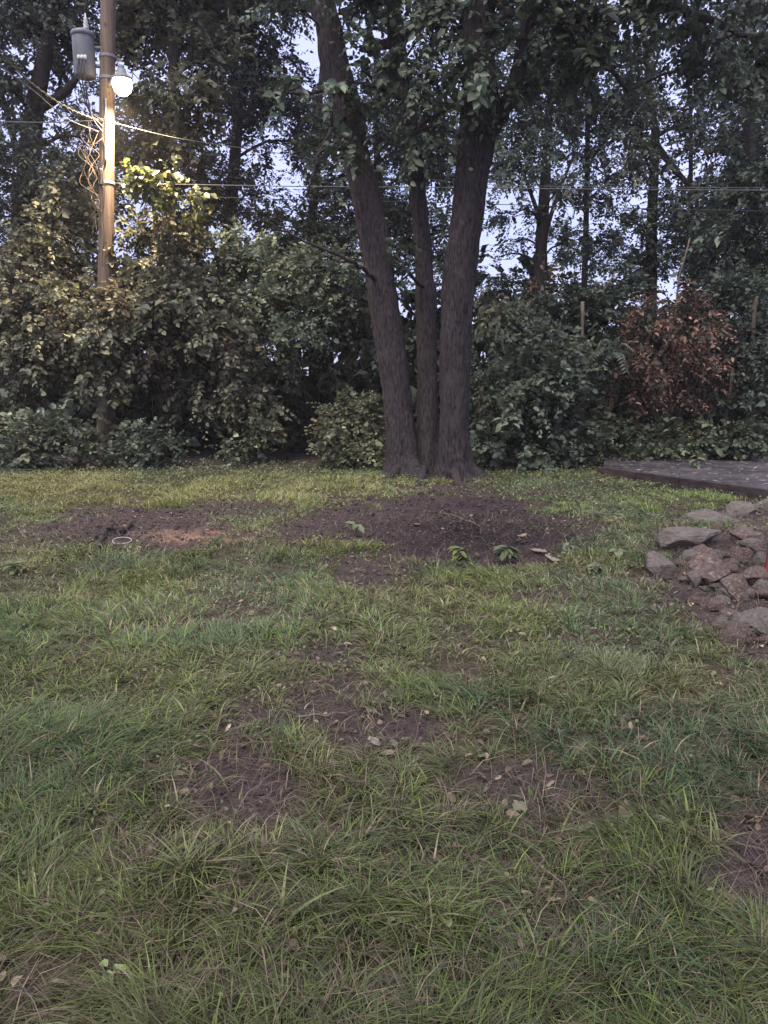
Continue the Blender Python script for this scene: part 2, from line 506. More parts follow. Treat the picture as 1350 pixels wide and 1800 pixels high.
def branchwork(lobes, tips, src_pts, r0, per_lobe=10, twigs=True):
    """a limb from the nearest stem point to each lobe, then thin twigs to its sprays"""
    g = Geo()
    src = np.asarray(src_pts)
    for (c, r, w), tp in zip(lobes, tips):
        low = src.copy()
        dd = np.linalg.norm(low - c, axis=1) + np.maximum(low[:, 2] - c[2] + 0.3 * np.linalg.norm(r), 0) * 3
        s = low[np.argmin(dd)]
        P, R = branch_to(s, c, r0, r0 * 0.45, n=8, ns=5)
        g.add(*tube(P, R, 5))
        sel = rng.permutation(len(tp))[:per_lobe]
        for k in sel:
            j = rng.integers(3, 8)
            P2, R2 = branch_to(P[j], tp[k], r0 * 0.35, max(0.004, r0 * 0.09), n=5, jit=0.25, lift=0.06)
            g.add(*tube(P2, R2, 4, cap=False))
    return g

# ------------------------------------------------------------------ the three-trunked tree
TRUNKS = [
    # (centre px, py, width px)
    [(715, 846, 78), (712, 832, 62), (709, 812, 53), (703, 760, 51), (697, 700, 50), (690, 640, 52), (685, 600, 53), (670, 500, 51), (659, 420, 52), (643, 350, 50),
     (631, 300, 48), (619, 250, 50), (610, 205, 56), (599, 150, 50), (585, 100, 49), (577, 50, 47), (563, 0, 43), (545, -70, 40), (520, -170, 34)],
    [(754, 846, 58), (754, 830, 47), (753, 812, 41), (752, 760, 38), (751, 700, 36), (750, 600, 35), (748, 515, 38), (746, 490, 33), (742, 420, 31), (735, 350, 30), (729, 300, 31),
     (728, 284, 38), (722, 260, 32), (718, 200, 30), (710, 150, 30), (697, 80, 29), (688, 0, 28), (680, -80, 26), (672, -180, 22)],
    [(799, 850, 82), (798, 834, 66), (797, 812, 55), (797, 760, 52), (798, 700, 52), (799, 600, 56), (806, 500, 56), (816, 420, 54), (825, 350, 56), (831, 300, 57),
     (838, 250, 62), (843, 200, 62), (843, 150, 58), (841, 100, 54), (842, 0, 52), (846, -90, 48), (852, -200, 40)],
]
TY = [(11.9, 12.1), (12.05, 12.3), (11.8, 11.2)]
base = on_ground(755, 842); 
hero = empty('triple_trunk_tree', (base[0], 11.9, float(zg(base[0], 11.9))))
tag(hero, 'large tree with three thick purple-grey trunks rising from one base beside the dark mulch', 'tree')
hero_pts, hero_trunks = [], []
for k, tr in enumerate(TRUNKS):
    P, R = [], []
    for i, (px, py, w) in enumerate(tr):
        Y = TY[k][0] + (TY[k][1] - TY[k][0]) * i / (len(tr) - 1)
        p = at(px, py, Y)
        if i == 0: p[2] = zg(p[0], p[1]) - 0.12
        P.append(p); R.append(w * 0.5 * depth(p) / F)
    P, R = np.array(P), np.array(R)
    n = 150
    PR = spline(np.hstack([P, R[:, None]]), n)
    Pp, Rr = PR[:, :3], PR[:, 3]
    hgt = Pp[:, 2] - Pp[0, 2]
    ph = k * 2.1
    def disp(i, a, hgt=hgt, ph=ph, k=k):
        h = hgt[i.astype(int)]
        ridg = np.abs(vnoise(a * 9 / 6.2832 * 3.0 + ph * 9 + 0.5 * vnoise(h * 2.5, a * 2, 4 + k), h * 3.2, 90 + k) - 0.5) * 2
        fine = vnoise(a * 16, h * 9, 30 + k)
        flare = np.exp(-np.maximum(h - .12, 0) / 0.26) * (0.05 + 0.62 * np.abs(np.sin(a * 2.5 + ph + .8 * vnoise(a * 1.5, h * 0, 9 + k))) ** 1.6 * (.5 + vnoise(a * 1.2, 0 * h, 70 + k)))
        lump = 0.10 * (fbm(a * 0.9 + ph, h * 0.9, 55 + k, 2) - 0.5) * 2
        return 1.0 + 0.13 * (ridg - 0.5) + 0.07 * (fine - .5) + lump + flare
    me = Geo(); me.add(*tube(Pp, Rr, 72, disp))
    hero_trunks.append(child('trunk', me.mesh('trunk', smooth=True), M['bark'], hero))
    hero_pts.append(Pp)

# limbs of the tree, each a part
LIMBS = [
    (2, [(850, 235, 11.3), (872, 215, 11.2), (905, 150, 11.0), (925, 60, 10.8), (960, -60, 10.6)], 34, 22),
    (2, [(846, 60, 11.2), (900, 25, 11.0), (960, 20, 10.8), (1010, 50, 10.7), (1045, 85, 10.7), (1100, 160, 10.9)], 24, 7),
    (2, [(846, -10, 11.2), (960, -30, 10.7), (1100, -10, 10.6), (1230, 30, 10.8), (1330, 70, 11.0)], 26, 8),
    (0, [(620, 195, 12.0), (600, 210, 11.7), (575, 240, 11.3), (555, 290, 11.0), (540, 340, 10.9)], 9, 4),
    (0, [(668, 498, 11.95), (620, 462, 11.2), (540, 425, 10.9), (455, 385, 10.8)], 8, 3),
    (1, [(748, 508, 12.12), (727, 490, 11.6), (705, 460, 11.5), (690, 445, 11.45)], 8, 3),
    (1, [(717, 200, 12.2), (690, 165, 11.7), (650, 150, 11.5), (610, 140, 11.4)], 9, 4),
    (1, [(694, 70, 12.2), (660, 80, 11.9), (640, 60, 11.8), (600, 20, 11.7)], 18, 8),
    (0, [(596, 140, 12.05), (560, 160, 11.7), (500, 165, 11.4), (450, 160, 11.3)], 8, 4),
    (1, [(721, 245, 12.2), (745, 220, 11.7), (790, 190, 11.3), (830, 185, 11.0)], 8, 4),
]
limb_pts = []
for k, pts, w0, w1 in LIMBS:
    P = np.array([at(*p) for p in pts])
    R = np.linspace(w0, w1, len(pts)) * 0.5 * np.array([depth(p) for p in P]) / F
    PR = spline(np.hstack([P, R[:, None]]), 26)
    PR[3:, :3] += rng.normal(size=(23, 3)) * 0.012
    g = Geo(); g.add(*tube(PR[:, :3], PR[:, 3], 10, lambda i, a: 1 + 0.10 * (vnoise(a * 2, i * 0.7, 8) - .5)))
    child('limb', g.mesh('limb', True), M['bark'], hero_trunks[k], False)
    limb_pts.append(PR[:, :3])
HL = [(755, 60, 11.9, 60, 46, .9), (665, 110, 11.6, 36, 40, 1), (770, 150, 11.4, 50, 50, 1), (655, 190, 11.8, 30, 30, .8), (620, 262, 11.2, 22, 20, 1.5),
      (730, 225, 11.3, 36, 30, 1.0), (845, 100, 10.7, 45, 56, 1.1), (790, 5, 11.4, 60, 36, .8), (640, 20, 11.8, 36, 34, .8), (885, 170, 10.8, 32, 36, 1.1),
      (950, 60, 10.8, 60, 40, .9), (1050, 110, 10.9, 70, 40, .8), (1040, 15, 10.7, 90, 34, .9), (1120, 20, 10.8, 50, 40, .8), (1290, 60, 10.9, 80, 50, .8),
      (1320, 160, 11.2, 50, 50, .7), (970, 150, 11.2, 40, 30, .6), (693, 450, 11.6, 12, 20, 1.0), (585, 165, 11.2, 30, 20, .7), (500, 150, 11.4, 40, 22, .6),
      (805, 200, 10.9, 36, 14, .7), (490, 0, 11.5, 50, 14, .7), (1180, -20, 10.8, 100, 40, .9), (680, -40, 11.6, 120, 30, .8), (900, -50, 10.8, 120, 40, .9), (770, 290, 11.8, 26, 30, .6)]
hl = [lobe_px(*a) for a in HL]
g, tips = sprays(hl, 205, 0.092, 'hero', droop=0.22, per=11, shell=0.2, aspect=0.72, six=True, spray_len=0.42)
child('crown', g.mesh('crown'), M['leaf'], hero, kind='stuff')
bw = branchwork(hl, tips, np.vstack([p[::6] for p in hero_pts if True] + limb_pts), 0.022, 9)
child('branchwork', bw.mesh('branchwork', True), M['twig'], hero, kind='stuff')
# roots showing at the foot
for (tx, ty, hz, (ex, ey), w0) in [(806, 11.75, .20, (856, 858), .06), (704, 11.8, .18, (650, 850), .06), (800, 11.7, .20, (822, 874), .06), (746, 11.8, .16, (728, 866), .05)]:
    p0 = at(tx, 800, ty); p1 = on_ground(ex, ey)
    t = np.linspace(0, 1, 16)[:, None]
    P = p0 + (p1 - p0) * t
    gz_ = zg(P[:, 0], P[:, 1])
    P[:, 2] = gz_ + hz * (1 - t[:, 0]) ** 2.0 - .05 * t[:, 0] - .02
    P[2:, :2] += rng.normal(size=(14, 2)) * .012
    g = Geo(); g.add(*tube(P, w0 * (1 - t[:, 0]) ** .7 + .02, 18, lambda i, a: 1 + .22 * (vnoise(a * 2.5, i * .6, 3) - .5)))
    child('root', g.mesh('root', True), M['bark'], hero)

# ------------------------------------------------------------------ wood behind
def woodland_tree(label, name, trunk, Y, lobes, pal, dens, leaf=0.11, r0=0.04, group=None, per_lobe=12, ns=12, droop=0.2, six=False, extra=None):
    P, R = [], []
    for px, py, w in trunk:
        p = at(px, py, Y); P.append(p); R.append(w * .5 * depth(p) / F)
    P[0][2] = -0.1
    PR = spline(np.hstack([np.array(P), np.array(R)[:, None]]), 40)
    root = empty(name, (P[0][0], Y, float(zg(P[0][0], Y))))
    tag(root, label, 'tree', group)
    g = Geo(); g.add(*tube(PR[:, :3], PR[:, 3], ns, lambda i, a: 1 + .14 * (vnoise(a * 2.2, i * .5, 5) - .5)))
    tk = child('trunk', g.mesh('trunk', True), M['bark_dark'], root)
    src = [PR[:, :3]]
    for pts, w0, w1 in (extra or []):
        Q = np.array([at(a, b, Y) for a, b in pts])
        QR = spline(np.hstack([Q, (np.linspace(w0, w1, len(Q)) * .5 * Y / F)[:, None]]), 18)
        g = Geo(); g.add(*tube(QR[:, :3], QR[:, 3], 8))
        child('limb', g.mesh('limb', True), M['bark_dark'], tk, False)
        src.append(QR[:, :3])
    lb = [lobe_px(a[0], a[1], Y + a[5] if len(a) > 5 else Y + rng.uniform(-1.2, 1.2), a[2] * 1.1, a[3] * 1.1, a[4] if len(a) > 4 else 1) for a in lobes]
    g, tips = sprays(lb, dens * 1.9, leaf * .82, pal, droop=droop, per=12, shell=0.15, six=six)
    child('crown', g.mesh('crown'), M['leaf'], root, kind='stuff')
    bw = branchwork(lb, tips, np.vstack(src), r0, per_lobe)
    child('branchwork', bw.mesh('branchwork', True), M['bark_dark'], root, kind='stuff')
    return root

GRP = 'trees of the wood behind the yard'
woodland_tree('big dark forked tree at the far left beyond the transformer', 'woodland_tree',
    [(30, 700, 40), (38, 430, 36), (48, 300, 34), (62, 190, 32), (80, 90, 26), (95, 0, 22), (105, -120, 16)], 17.5,
    [(30, 40, 80, 60), (120, 30, 70, 40, .8), (20, 160, 60, 50, .8), (50, 290, 90, 50), (130, 330, 80, 60), (20, 380, 70, 60), (150, 240, 50, 40, .8), (60, -60, 140, 60), (190, 330, 50, 60, .8), (100, 110, 30, 30, .6)],
    'far', 66, 0.12, .05, GRP, extra=[([(60, 195), (95, 175), (125, 150), (150, 110)], 20, 8), ([(45, 320), (20, 230), (0, 150)], 14, 7)])
woodland_tree('broad tree with big olive leaves directly behind the lamp and pole', 'woodland_tree',
    [(290, 720, 34), (292, 520, 30), (298, 400, 26), (300, 280, 22), (305, 140, 18), (300, 0, 14), (300, -100, 10)], 17.0,
    [(250, 30, 60, 50), (330, 50, 80, 50), (275, 180, 50, 60, 1.1), (330, 190, 45, 50, 1.0), (250, 260, 55, 45, 1.1), (330, 290, 60, 40, .8), (320, -60, 130, 50), (360, 110, 50, 40, .8), (225, 120, 25, 60, .5), (300, 400, 70, 40, .8)],
    'olive', 62, 0.15, .04, GRP)
woodland_tree('dark tree left of the three-trunked tree, its crown above the grey cable', 'woodland_tree',
    [(395, 720, 28), (396, 500, 26), (405, 380, 22), (420, 200, 18), (440, 50, 14), (455, -80, 10)], 20.0,
    [(420, 40, 70, 60), (460, 130, 60, 60), (420, 190, 40, 30, .5), (530, 200, 50, 40), (440, 250, 50, 22, .5), (390, 330, 50, 40, .8), (480, -50, 130, 50), (540, 260, 40, 30, .7), (385, 140, 40, 40, .8), (450, 345, 50, 30, .6)],
    'far', 95, 0.115, .04, GRP)
woodland_tree('slim tree with feathery crown just left of the leaning trunk', 'woodland_tree',
    [(552, 740, 20), (550, 520, 19), (548, 400, 17), (556, 310, 14), (560, 200, 11), (572, 60, 8)], 18.5,
    [(590, 330, 36, 40, .9), (520, 400, 60, 36), (600, 410, 50, 45), (470, 385, 40, 26, .6), (580, 250, 40, 40, .8), (600, 170, 50, 50, .9), (540, 330, 30, 20, .5)],
    'dark', 95, 0.11, .03, GRP)
woodland_tree('thin tree seen in the gap between the leaning and middle trunks', 'woodland_tree',
    [(672, 760, 16), (672, 500, 15), (668, 360, 13), (662, 250, 11), (660, 100, 8)], 19.0,
    [(690, 350, 35, 50), (700, 440, 30, 60), (770, 400, 30, 40, .8), (770, 300, 35, 50), (690, 230, 50, 50), (760, 230, 40, 40, .8), (780, 480, 26, 50, .7), (720, 150, 60, 50, .8)],
    'dark', 95, 0.11, .03, GRP)
woodland_tree('straight dark tree standing right of the thick trunk against pale sky', 'woodland_tree',
    [(948, 760, 24), (950, 520, 23), (952, 420, 21), (958, 330, 19), (962, 250, 14), (968, 150, 10)], 18.0,
    [(905, 300, 40, 36, .7), (940, 270, 45, 26, .7), (985, 340, 36, 30, .6), (895, 240, 40, 40, .9), (940, 200, 60, 36, .9), (915, 370, 30, 22, .6), (990, 430, 36, 28, .8), (880, 500, 40, 20, .8), (975, 110, 70, 50), (905, 425, 34, 26, .3), (880, 450, 20, 20, .3)],
    'dark', 96, 0.10, .03, GRP, extra=[([(954, 400), (935, 345), (915, 290)], 9, 4), ([(950, 440), (968, 380), (985, 330), (1010, 270)], 9, 4)])
woodland_tree('very slender pole-like tree beside the straight dark tree', 'woodland_tree',
    [(1026, 760, 12), (1027, 520, 11), (1030, 400, 10), (1033, 250, 9), (1030, 120, 7)], 19.5,
    [(1060, 330, 45, 30, .7), (1065, 250, 55, 28, .7), (1010, 200, 50, 30, .7), (1080, 160, 60, 46), (1060, 430, 45, 26, .7), (1020, 90, 70, 40, 1)],
    'dark', 96, 0.10, .026, GRP)
woodland_tree('crooked tree with a broken slanting limb in the right half of the wood', 'woodland_tree',
    [(1143, 760, 22), (1144, 520, 21), (1146, 380, 18), (1150, 300, 16), (1152, 240, 14), (1140, 140, 10), (1130, 20, 7)], 18.5,
    [(1120, 270, 50, 40), (1190, 360, 50, 36, .8), (1100, 390, 40, 30, .6), (1215, 190, 40, 36, .7), (1140, 190, 50, 36, .9), (1190, 440, 50, 30), (1150, 90, 50, 30, .7), (1130, 460, 60, 30, .9), (1170, 300, 26, 26, .6)],
    'dark', 96, 0.10, .03, GRP, extra=[([(1150, 250), (1180, 290), (1215, 330), (1235, 345)], 13, 6), ([(1152, 240), (1185, 225), (1230, 226)], 8, 3)])
woodland_tree('thin tree in front of the rightmost sky gap', 'woodland_tree',
    [(1216, 760, 10), (1216, 520, 9), (1214, 330, 8), (1214, 200, 6), (1200, 60, 5)], 20.5,
    [(1255, 320, 40, 36, .8), (1265, 230, 45, 45, .9), (1240, 410, 50, 40), (1230, 140, 30, 30, .6), (1240, 60, 60, 40, .8)],
    'dark', 100, 0.10, .026, GRP)
woodland_tree('leafy dark tree at the right edge behind the red-brown bush', 'woodland_tree',
    [(1322, 760, 26), (1325, 560, 24), (1322, 420, 22), (1315, 250, 18), (1310, 80, 12)], 17.0,
    [(1310, 330, 60, 60), (1290, 430, 70, 50), (1340, 240, 50, 60, .9), (1300, 150, 60, 50), (1340, 480, 60, 50), (1290, 250, 30, 40, .6), (1320, 40, 70, 50), (1345, 380, 40, 50)],
    'dark', 95, 0.12, .035, GRP)
# one mass of far wood behind, closing the view under the crowns
def mass(label_name, lobes, pal, dens, leaf, mat='leaf', per=12):
    lb = [lobe_px(*a) for a in lobes]
    g, _ = sprays(lb, dens, leaf, pal, droop=0.1, per=per, shell=0.1)
    return tag(link(label_name, g.mesh(label_name), M[mat]), kind='stuff')
UG = []
for Y, top, rr in ((17.5, 560, 75), (20.5, 510, 75)):
    for px in range(-150, 1560, 95):
        t = top + rng.uniform(-30, 30) - (45 if px < 640 else 0)
        for py in np.arange(t + 40, 850, 95):
            UG.append((px + rng.uniform(-30, 30), py, Y + rng.uniform(-.8, .8), rr, 62, 0.75))
for px in range(-150, 1560, 70):
    for Y, py in ((16.6, 760), (19, 720), (24, 690)):
        UG.append((px + rng.uniform(-20, 20), py, Y, 60, 46, 1.5))
o = mass('undergrowth', UG, 'dark', 24, 0.24)
o['label'] = 'deep shadowed undergrowth of the wood behind the shrubs'
GAPS = [(515, 65, 50, 60), (900, 430, 50, 50), (1190, 95, 34, 50), (1210, 262, 26, 46), (885, 515, 30, 24), (1085, 300, 30, 40), (1000, 165, 22, 22), (600, 300, 10, 40), (530, 290, 36, 24), (430, 240, 36, 30), (1060, 370, 40, 20), (280, 110, 26, 26), (440, 385, 20, 20)]
FC = []
for py in range(-30, 520, 50):
    for px in range(-40, 1400, 56):
        x_, y_ = px + rng.uniform(-22, 22), py + rng.uniform(-20, 20)
        if any(((x_ - a) / (c + 26)) ** 2 + ((y_ - b) / (d + 24)) ** 2 < 1 for a, b, c, d in GAPS): continue
        FC.append((x_, y_, rng.uniform(22, 27), 36, 30, rng.uniform(.35, 1.0) * (1.25 if x_ > 860 else .8)))
o = mass('distant_canopy', FC, 'dark', 46, 0.115)
o['label'] = 'farther treetops of the wood seen between the nearer crowns'

# ------------------------------------------------------------------ shrubs and vines at the wood's edge
def shrub(name, label, lobes, pal, dens, leaf, base_px, Y, cat='shrub', group=None, six=True, mat='leaf', stems=7, stem_r=0.012, droop=0.2, per_lobe=8, shell=0.45, spray_len=.34, aspect=.78, stem_mat='twig'):
    b = at(base_px, 800, Y); bx = b[0]
    root = empty(name, (bx, Y, float(zg(bx, Y))))
    tag(root, label, cat, group)
    lb = [lobe_px(*a) for a in lobes]
    g, tips = sprays(lb, dens * 1.75, leaf * .78, pal, droop=droop * .55, per=10, shell=shell, six=six, spray_len=spray_len, aspect=aspect)
    child('foliage', g.mesh('foliage'), M[mat], root, kind='stuff')
    sg = Geo()
    alltips = np.vstack(tips)
    for k in range(stems):
        s = np.array([bx + rng.normal() * .12, Y + rng.normal() * .1, 0]); s[2] = zg(s[0], s[1]) - .05
        e = alltips[rng.integers(len(alltips))]
        P, R = branch_to(s, e, stem_r, stem_r * .3, n=8, jit=.25, lift=.12)
        sg.add(*tube(P, R, 5))
        for q in range(per_lobe // 2):
            e2 = alltips[np.argsort(np.linalg.norm(alltips - P[rng.integers(4, 8)], axis=1))[rng.integers(0, 40) % len(alltips)]]
            P2, R2 = branch_to(P[rng.integers(3, 7)], e2, stem_r * .4, .003, n=5, jit=.2, lift=.05)
            sg.add(*tube(P2, R2, 4, cap=False))
    child('stems', sg.mesh('stems', True), M[stem_mat], root, kind='stuff')
    return root

# left: vine-hung thickets
shrub('vine_thicket', 'dense vine-covered thicket at the far left edge below the transformer',
      [(40, 500, 14.9, 70, 70), (100, 440, 15.2, 60, 60), (30, 600, 14.4, 60, 50), (110, 560, 14.4, 60, 60), (90, 640, 14.3, 60, 35, .7), (130, 360, 15.3, 40, 45, .8), (20, 690, 14.5, 30, 25, .5)],
      'olive', 210, 0.105, 60, 14.6, 'vine', droop=.5, stems=9)
shrub('vine_thicket', 'overhanging vine thicket in front of the utility pole and right of it',
      [(175, 560, 13.7, 45, 50), (185, 650, 13.9, 36, 60, .8), (225, 545, 13.9, 60, 40), (310, 530, 13.9, 70, 45), (380, 580, 13.8, 60, 40), (250, 600, 14.0, 60, 36, .8), (330, 620, 14, 50, 26, .7), (180, 600, 14.1, 36, 40, .7), (330, 460, 14.6, 60, 40, .8), (270, 430, 14.8, 40, 50, .8), (240, 470, 14.9, 40, 40, .8)],
      'olive', 215, 0.11, 300, 14.4, 'vine', droop=.4, stems=9)
shrub('vine_thicket', 'leafy thicket with pale clustered leaves left of the leaning trunk',
      [(470, 470, 15.2, 60, 40), (560, 490, 14.8, 70, 50), (620, 520, 14.4, 40, 60), (450, 540, 14.4, 50, 40), (540, 560, 14.2, 60, 35), (430, 440, 15.4, 50, 40), (600, 590, 14.5, 50, 20, .6), (500, 615, 14, 22, 30, .6)],
      'blue', 200, 0.10, 560, 14.9, 'vine', droop=.25, stems=9)
shrub('vine_curtain', 'curtain of vine leaves hanging between the dark hollow and the pole',
      [(440, 660, 13.9, 40, 50, .8), (470, 720, 13.9, 22, 50, .8), (400, 690, 14.1, 36, 40, .6), (350, 690, 14.2, 40, 36, .5)],
      'olive', 190, 0.10, 440, 14.0, 'vine', droop=.6, stems=8)
# top of vine round the pole: sunlit-looking lamp-lit leaves, the large ones are parts
vt = shrub('climbing_vine', 'yellow-green vine cluster lit by the lamp, just right of the pole',
      [(290, 325, 13.9, 40, 18, .8), (255, 330, 13.8, 26, 22, .7), (330, 360, 14.2, 40, 24, .6)],
      'lime', 150, 0.10, 300, 14.2, 'vine', droop=.3, stems=5, six=True)
lv = []
for s in range(3):
    v, q, c = leaves(np.zeros((1, 3)), np.array([[1., 0, 0]]), np.array([[0, 0, 1.]]), np.array([.17]), np.array([.13]), np.array([PAL['lime'][s]]), True)
    m_ = mesh_np('vine_leaf', v, q, colors=c); m_.materials.append(M['leaf']); lv.append(m_)
def add_leaf_parts(root, n, lobes, meshes, smin=.8, smax=1.3):
    L = [lobe_px(*a) for a in lobes]
    for k in range(n):
        c, r, w = L[rng.integers(len(L))]
        d = rand_dirs(1)[0]; d[1] = -abs(d[1]); d[2] = d[2] * .8 + .2
        p = c + d * r * rng.uniform(.85, 1.1)
        a = Vector((rng.normal(), rng.normal() - .5, rng.normal() * .6 - .5)).normalized()
        nn = Vector((rng.normal() * .4, -.5 + rng.normal() * .4, 1)).normalized()
        b = nn.cross(a).normalized(); nn = a.cross(b)
        o = bpy.data.objects.new('leaf', meshes[rng.integers(len(meshes))]); col.objects.link(o); o.parent = root
        s = rng.uniform(smin, smax)
        o.matrix_local = Matrix.Translation(Vector(p) - Vector(root.location)) @ Matrix((a, b, nn)).transposed().to_4x4() @ Matrix.Scale(s, 4)
add_leaf_parts(vt, 110, [(290, 325, 13.9, 46, 22), (250, 332, 13.8, 30, 24), (335, 360, 14.2, 44, 26)], lv)

# low shrubs along the edge
shrub('edge_shrub', 'grey-green bush at the far left edge of the lawn', [(60, 775, 12.9, 60, 40), (20, 800, 12.7, 40, 36), (110, 790, 12.8, 36, 36, .8), (80, 735, 13.2, 40, 20, .6)],
      'blue', 230, 0.10, 60, 13.0, droop=.2)
shrub('edge_shrub', 'small rounded bush at the foot of the utility pole', [(225, 785, 13.0, 45, 36), (270, 780, 13.1, 40, 34), (200, 815, 12.9, 26, 20, .8)],
      'blue', 230, 0.085, 240, 13.1)
shrub('edge_shrub', 'low straggling bush beside the lit grass left of the hollow', [(410, 800, 13.0, 30, 24), (440, 770, 13.3, 30, 26, .8), (375, 822, 12.8, 26, 12, .8)],
      'green', 220, 0.085, 410, 13.1)
shrub('edge_shrub', 'bright rounded bush tucked against the leaning trunk', [(620, 750, 12.9, 46, 40), (590, 790, 12.8, 40, 34), (650, 790, 12.9, 36, 36), (640, 715, 13.1, 30, 24, .8), (610, 725, 13.0, 36, 26, .8)],
      'bright', 240, 0.085, 620, 13.0)
shrub('edge_shrub', 'large blue-green bush right of the three trunks', [(930, 650, 13.0, 60, 45), (960, 620, 13.2, 40, 30, .8), (900, 720, 12.8, 40, 40), (970, 710, 12.9, 50, 45), (940, 780, 12.8, 70, 36, .9), (880, 790, 12.9, 40, 30, .7)],
      'blue', 215, 0.115, 935, 13.1, stems=9)
shrub('edge_shrub', 'dull green bush between the blue-green bush and the slab corner', [(1032, 640, 13.9, 40, 46, .8), (1030, 740, 13.6, 46, 50, .8), (1010, 790, 13.2, 40, 30), (1065, 795, 13.2, 36, 26)],
      'green', 200, 0.09, 1030, 13.4)
shrub('edge_shrub', 'low green bush under the red-brown bush behind the slab', [(1140, 785, 13.4, 60, 26), (1190, 775, 13.5, 40, 30), (1110, 790, 13.3, 30, 20, .8)],
      'green', 220, 0.09, 1150, 13.5)
shrub('edge_shrub', 'light green bush at the right edge behind the slab', [(1290, 765, 13.3, 50, 36), (1325, 785, 13.2, 36, 26), (1260, 785, 13.3, 36, 24), (1300, 735, 13.4, 30, 20, .8)],
      'green', 230, 0.10, 1295, 13.4)
shrub('dead_shrub', 'withered red-brown bush with dead curled leaves', [(1150, 560, 14.0, 40, 26, .8), (1215, 585, 13.8, 55, 26), (1165, 635, 13.6, 55, 26), (1235, 640, 13.7, 40, 30, .8), (1190, 690, 13.6, 50, 24, .8), (1250, 600, 13.9, 30, 20, .7), (1130, 715, 13.7, 36, 20, .6), (1200, 740, 13.8, 40, 16, .5), (1170, 515, 14.2, 34, 22, .7), (1115, 600, 14, 26, 30, .4), (1120, 655, 13.8, 20, 20, .5), (1095, 560, 14.2, 26, 20, .4), (1265, 550, 14.1, 26, 24, .5), (1095, 700, 13.8, 26, 20, .4), (1265, 690, 13.7, 24, 26, .5), (1225, 530, 14.3, 30, 20, .5)],
      'rust', 205, 0.085, 1180, 13.9, mat='leaf_dry', stems=12, droop=.5, aspect=.6)
shrub('edge_shrub', 'dark bush above and right of the red-brown bush', [(1325, 615, 13.6, 36, 40, .8), (1318, 690, 13.5, 36, 36, .8), (1310, 560, 14.6, 50, 46), (1330, 640, 14.4, 40, 50), (1270, 520, 15, 46, 36), (1290, 690, 14.5, 40, 30, .6)],
      'dark', 215, 0.10, 1310, 14.6)
shrub('hanging_vine', 'drooping vine curtain between the thick trunk and blue-green bush', [(880, 580, 14.6, 30, 60), (915, 560, 15, 36, 40), (850, 640, 14.4, 20, 50, .8), (870, 690, 14.5, 20, 40, .6)],
      'green', 190, 0.10, 880, 14.7, 'vine', droop=.8)
shrub('edge_shrub', 'dark tangled bush behind the cut pale stake', [(1000, 540, 15.6, 60, 36), (1060, 560, 15.4, 50, 40), (1110, 520, 15.6, 50, 36), (1080, 660, 14.6, 40, 50, .8), (1040, 620, 14.8, 40, 36, .8), (950, 560, 15.6, 40, 36, .8)],
      'dark', 200, 0.10, 1040, 15.2, stems=9)
shrub('dead_shrub', 'little patch of withered pinkish leaves below the straight dark tree', [(945, 490, 16, 24, 14, .8), (960, 505, 16, 16, 14, .7)], 'rust', 160, 0.085, 950, 16.2, mat='leaf_dry', stems=4)

# feathery compound-leaf sapling: every leaflet frond is a part
fr = empty('feathery_sapling', (at(1075, 780, 13.4)[0], 13.4, 0)); tag(fr, 'sapling with pale feathery fronds in front of the red-brown bush', 'sapling')
s0 = np.array([fr.location.x, 13.4, -.05]); s1 = at(1078, 620, 13.4)
P, R = branch_to(s0, s1, .018, .008, n=10, jit=.1, lift=0)
g = Geo(); g.add(*tube(P, R, 6)); child('stem', g.mesh('stem', True), M['twig'], fr)
for (ex, ey, dY) in [(1042, 628, -.2), (1112, 612, -.15), (1060, 600, .1), (1100, 650, -.3), (1050, 660, -.25), (1085, 598, 0), (1118, 640, .1), (1035, 648, .1)]:
    e = at(ex, ey, 13.4 + dY)
    A = spline(np.array([s1, (s1 + e) / 2 + [0, 0, .12], e + [0, 0, -.02]]), 12)
    g = Geo(); v, q, t = tube(A, np.linspace(.005, .002, 12), 4, cap=False); g.add(v, q, None, np.array((.10, .11, .07)))
    T, sA, sB = frames(A)
    sd_ = norm(np.cross(T, np.array([0, 0, 1.])))
    for sg in (1, -1):
        pos = A[2:]; n_ = len(pos)
        ax = sd_[2:] * sg + T[2:] * .35 + np.array([0, 0, -.25])
        nr = np.cross(sd_[2:], T[2:]); nr *= np.where(nr[:, 2:] < 0, -1, 1)
        L = .13 * np.linspace(1.1, .7, n_)
        v, q, c = leaves(pos, ax, nr, L, L * .38, np.tile(np.array([(.135, .165, .128)]), (n_, 1)) * rng.uniform(.8, 1.2, (n_, 1)), True)
        g.add(v, q, None, c)
    child('frond', g.mesh('frond'), M['leaf'], fr)

# cut stakes and dead sticks
def stick(name, label, pts, Y, w0, w1, mat, cut=None, cat='stick', toground=True):
    P = np.array([at(a, b, Y if np.isscalar(Y) else Y[i]) for i, (a, b) in enumerate(pts)])
    if toground: P[0, 2] = zg(P[0, 0], P[0, 1]) - .05
    PS = spline(P, 14)
    root = empty(name, PS[0]); tag(root, label, cat)
    R = np.linspace(w0, w1, 14) * .5 * depth(P[-1]) / F
    g = Geo(); g.add(*tube(PS, R, 8, lambda i, a: 1 + .2 * (vnoise(a * 2, i * .9, 6) - .5)))
    child('shaft', g.mesh('shaft', True), M[mat], root)
    if cut:
        T = norm(PS[-1] - PS[-2]); g = Geo(); g.add(*tube(np.array([PS[-1] - T * .005, PS[-1] + T * .012]), np.array([R[-1] * 1.02] * 2), 10))
        child('cut_end', g.mesh('cut_end'), M[cut], root)
    return root
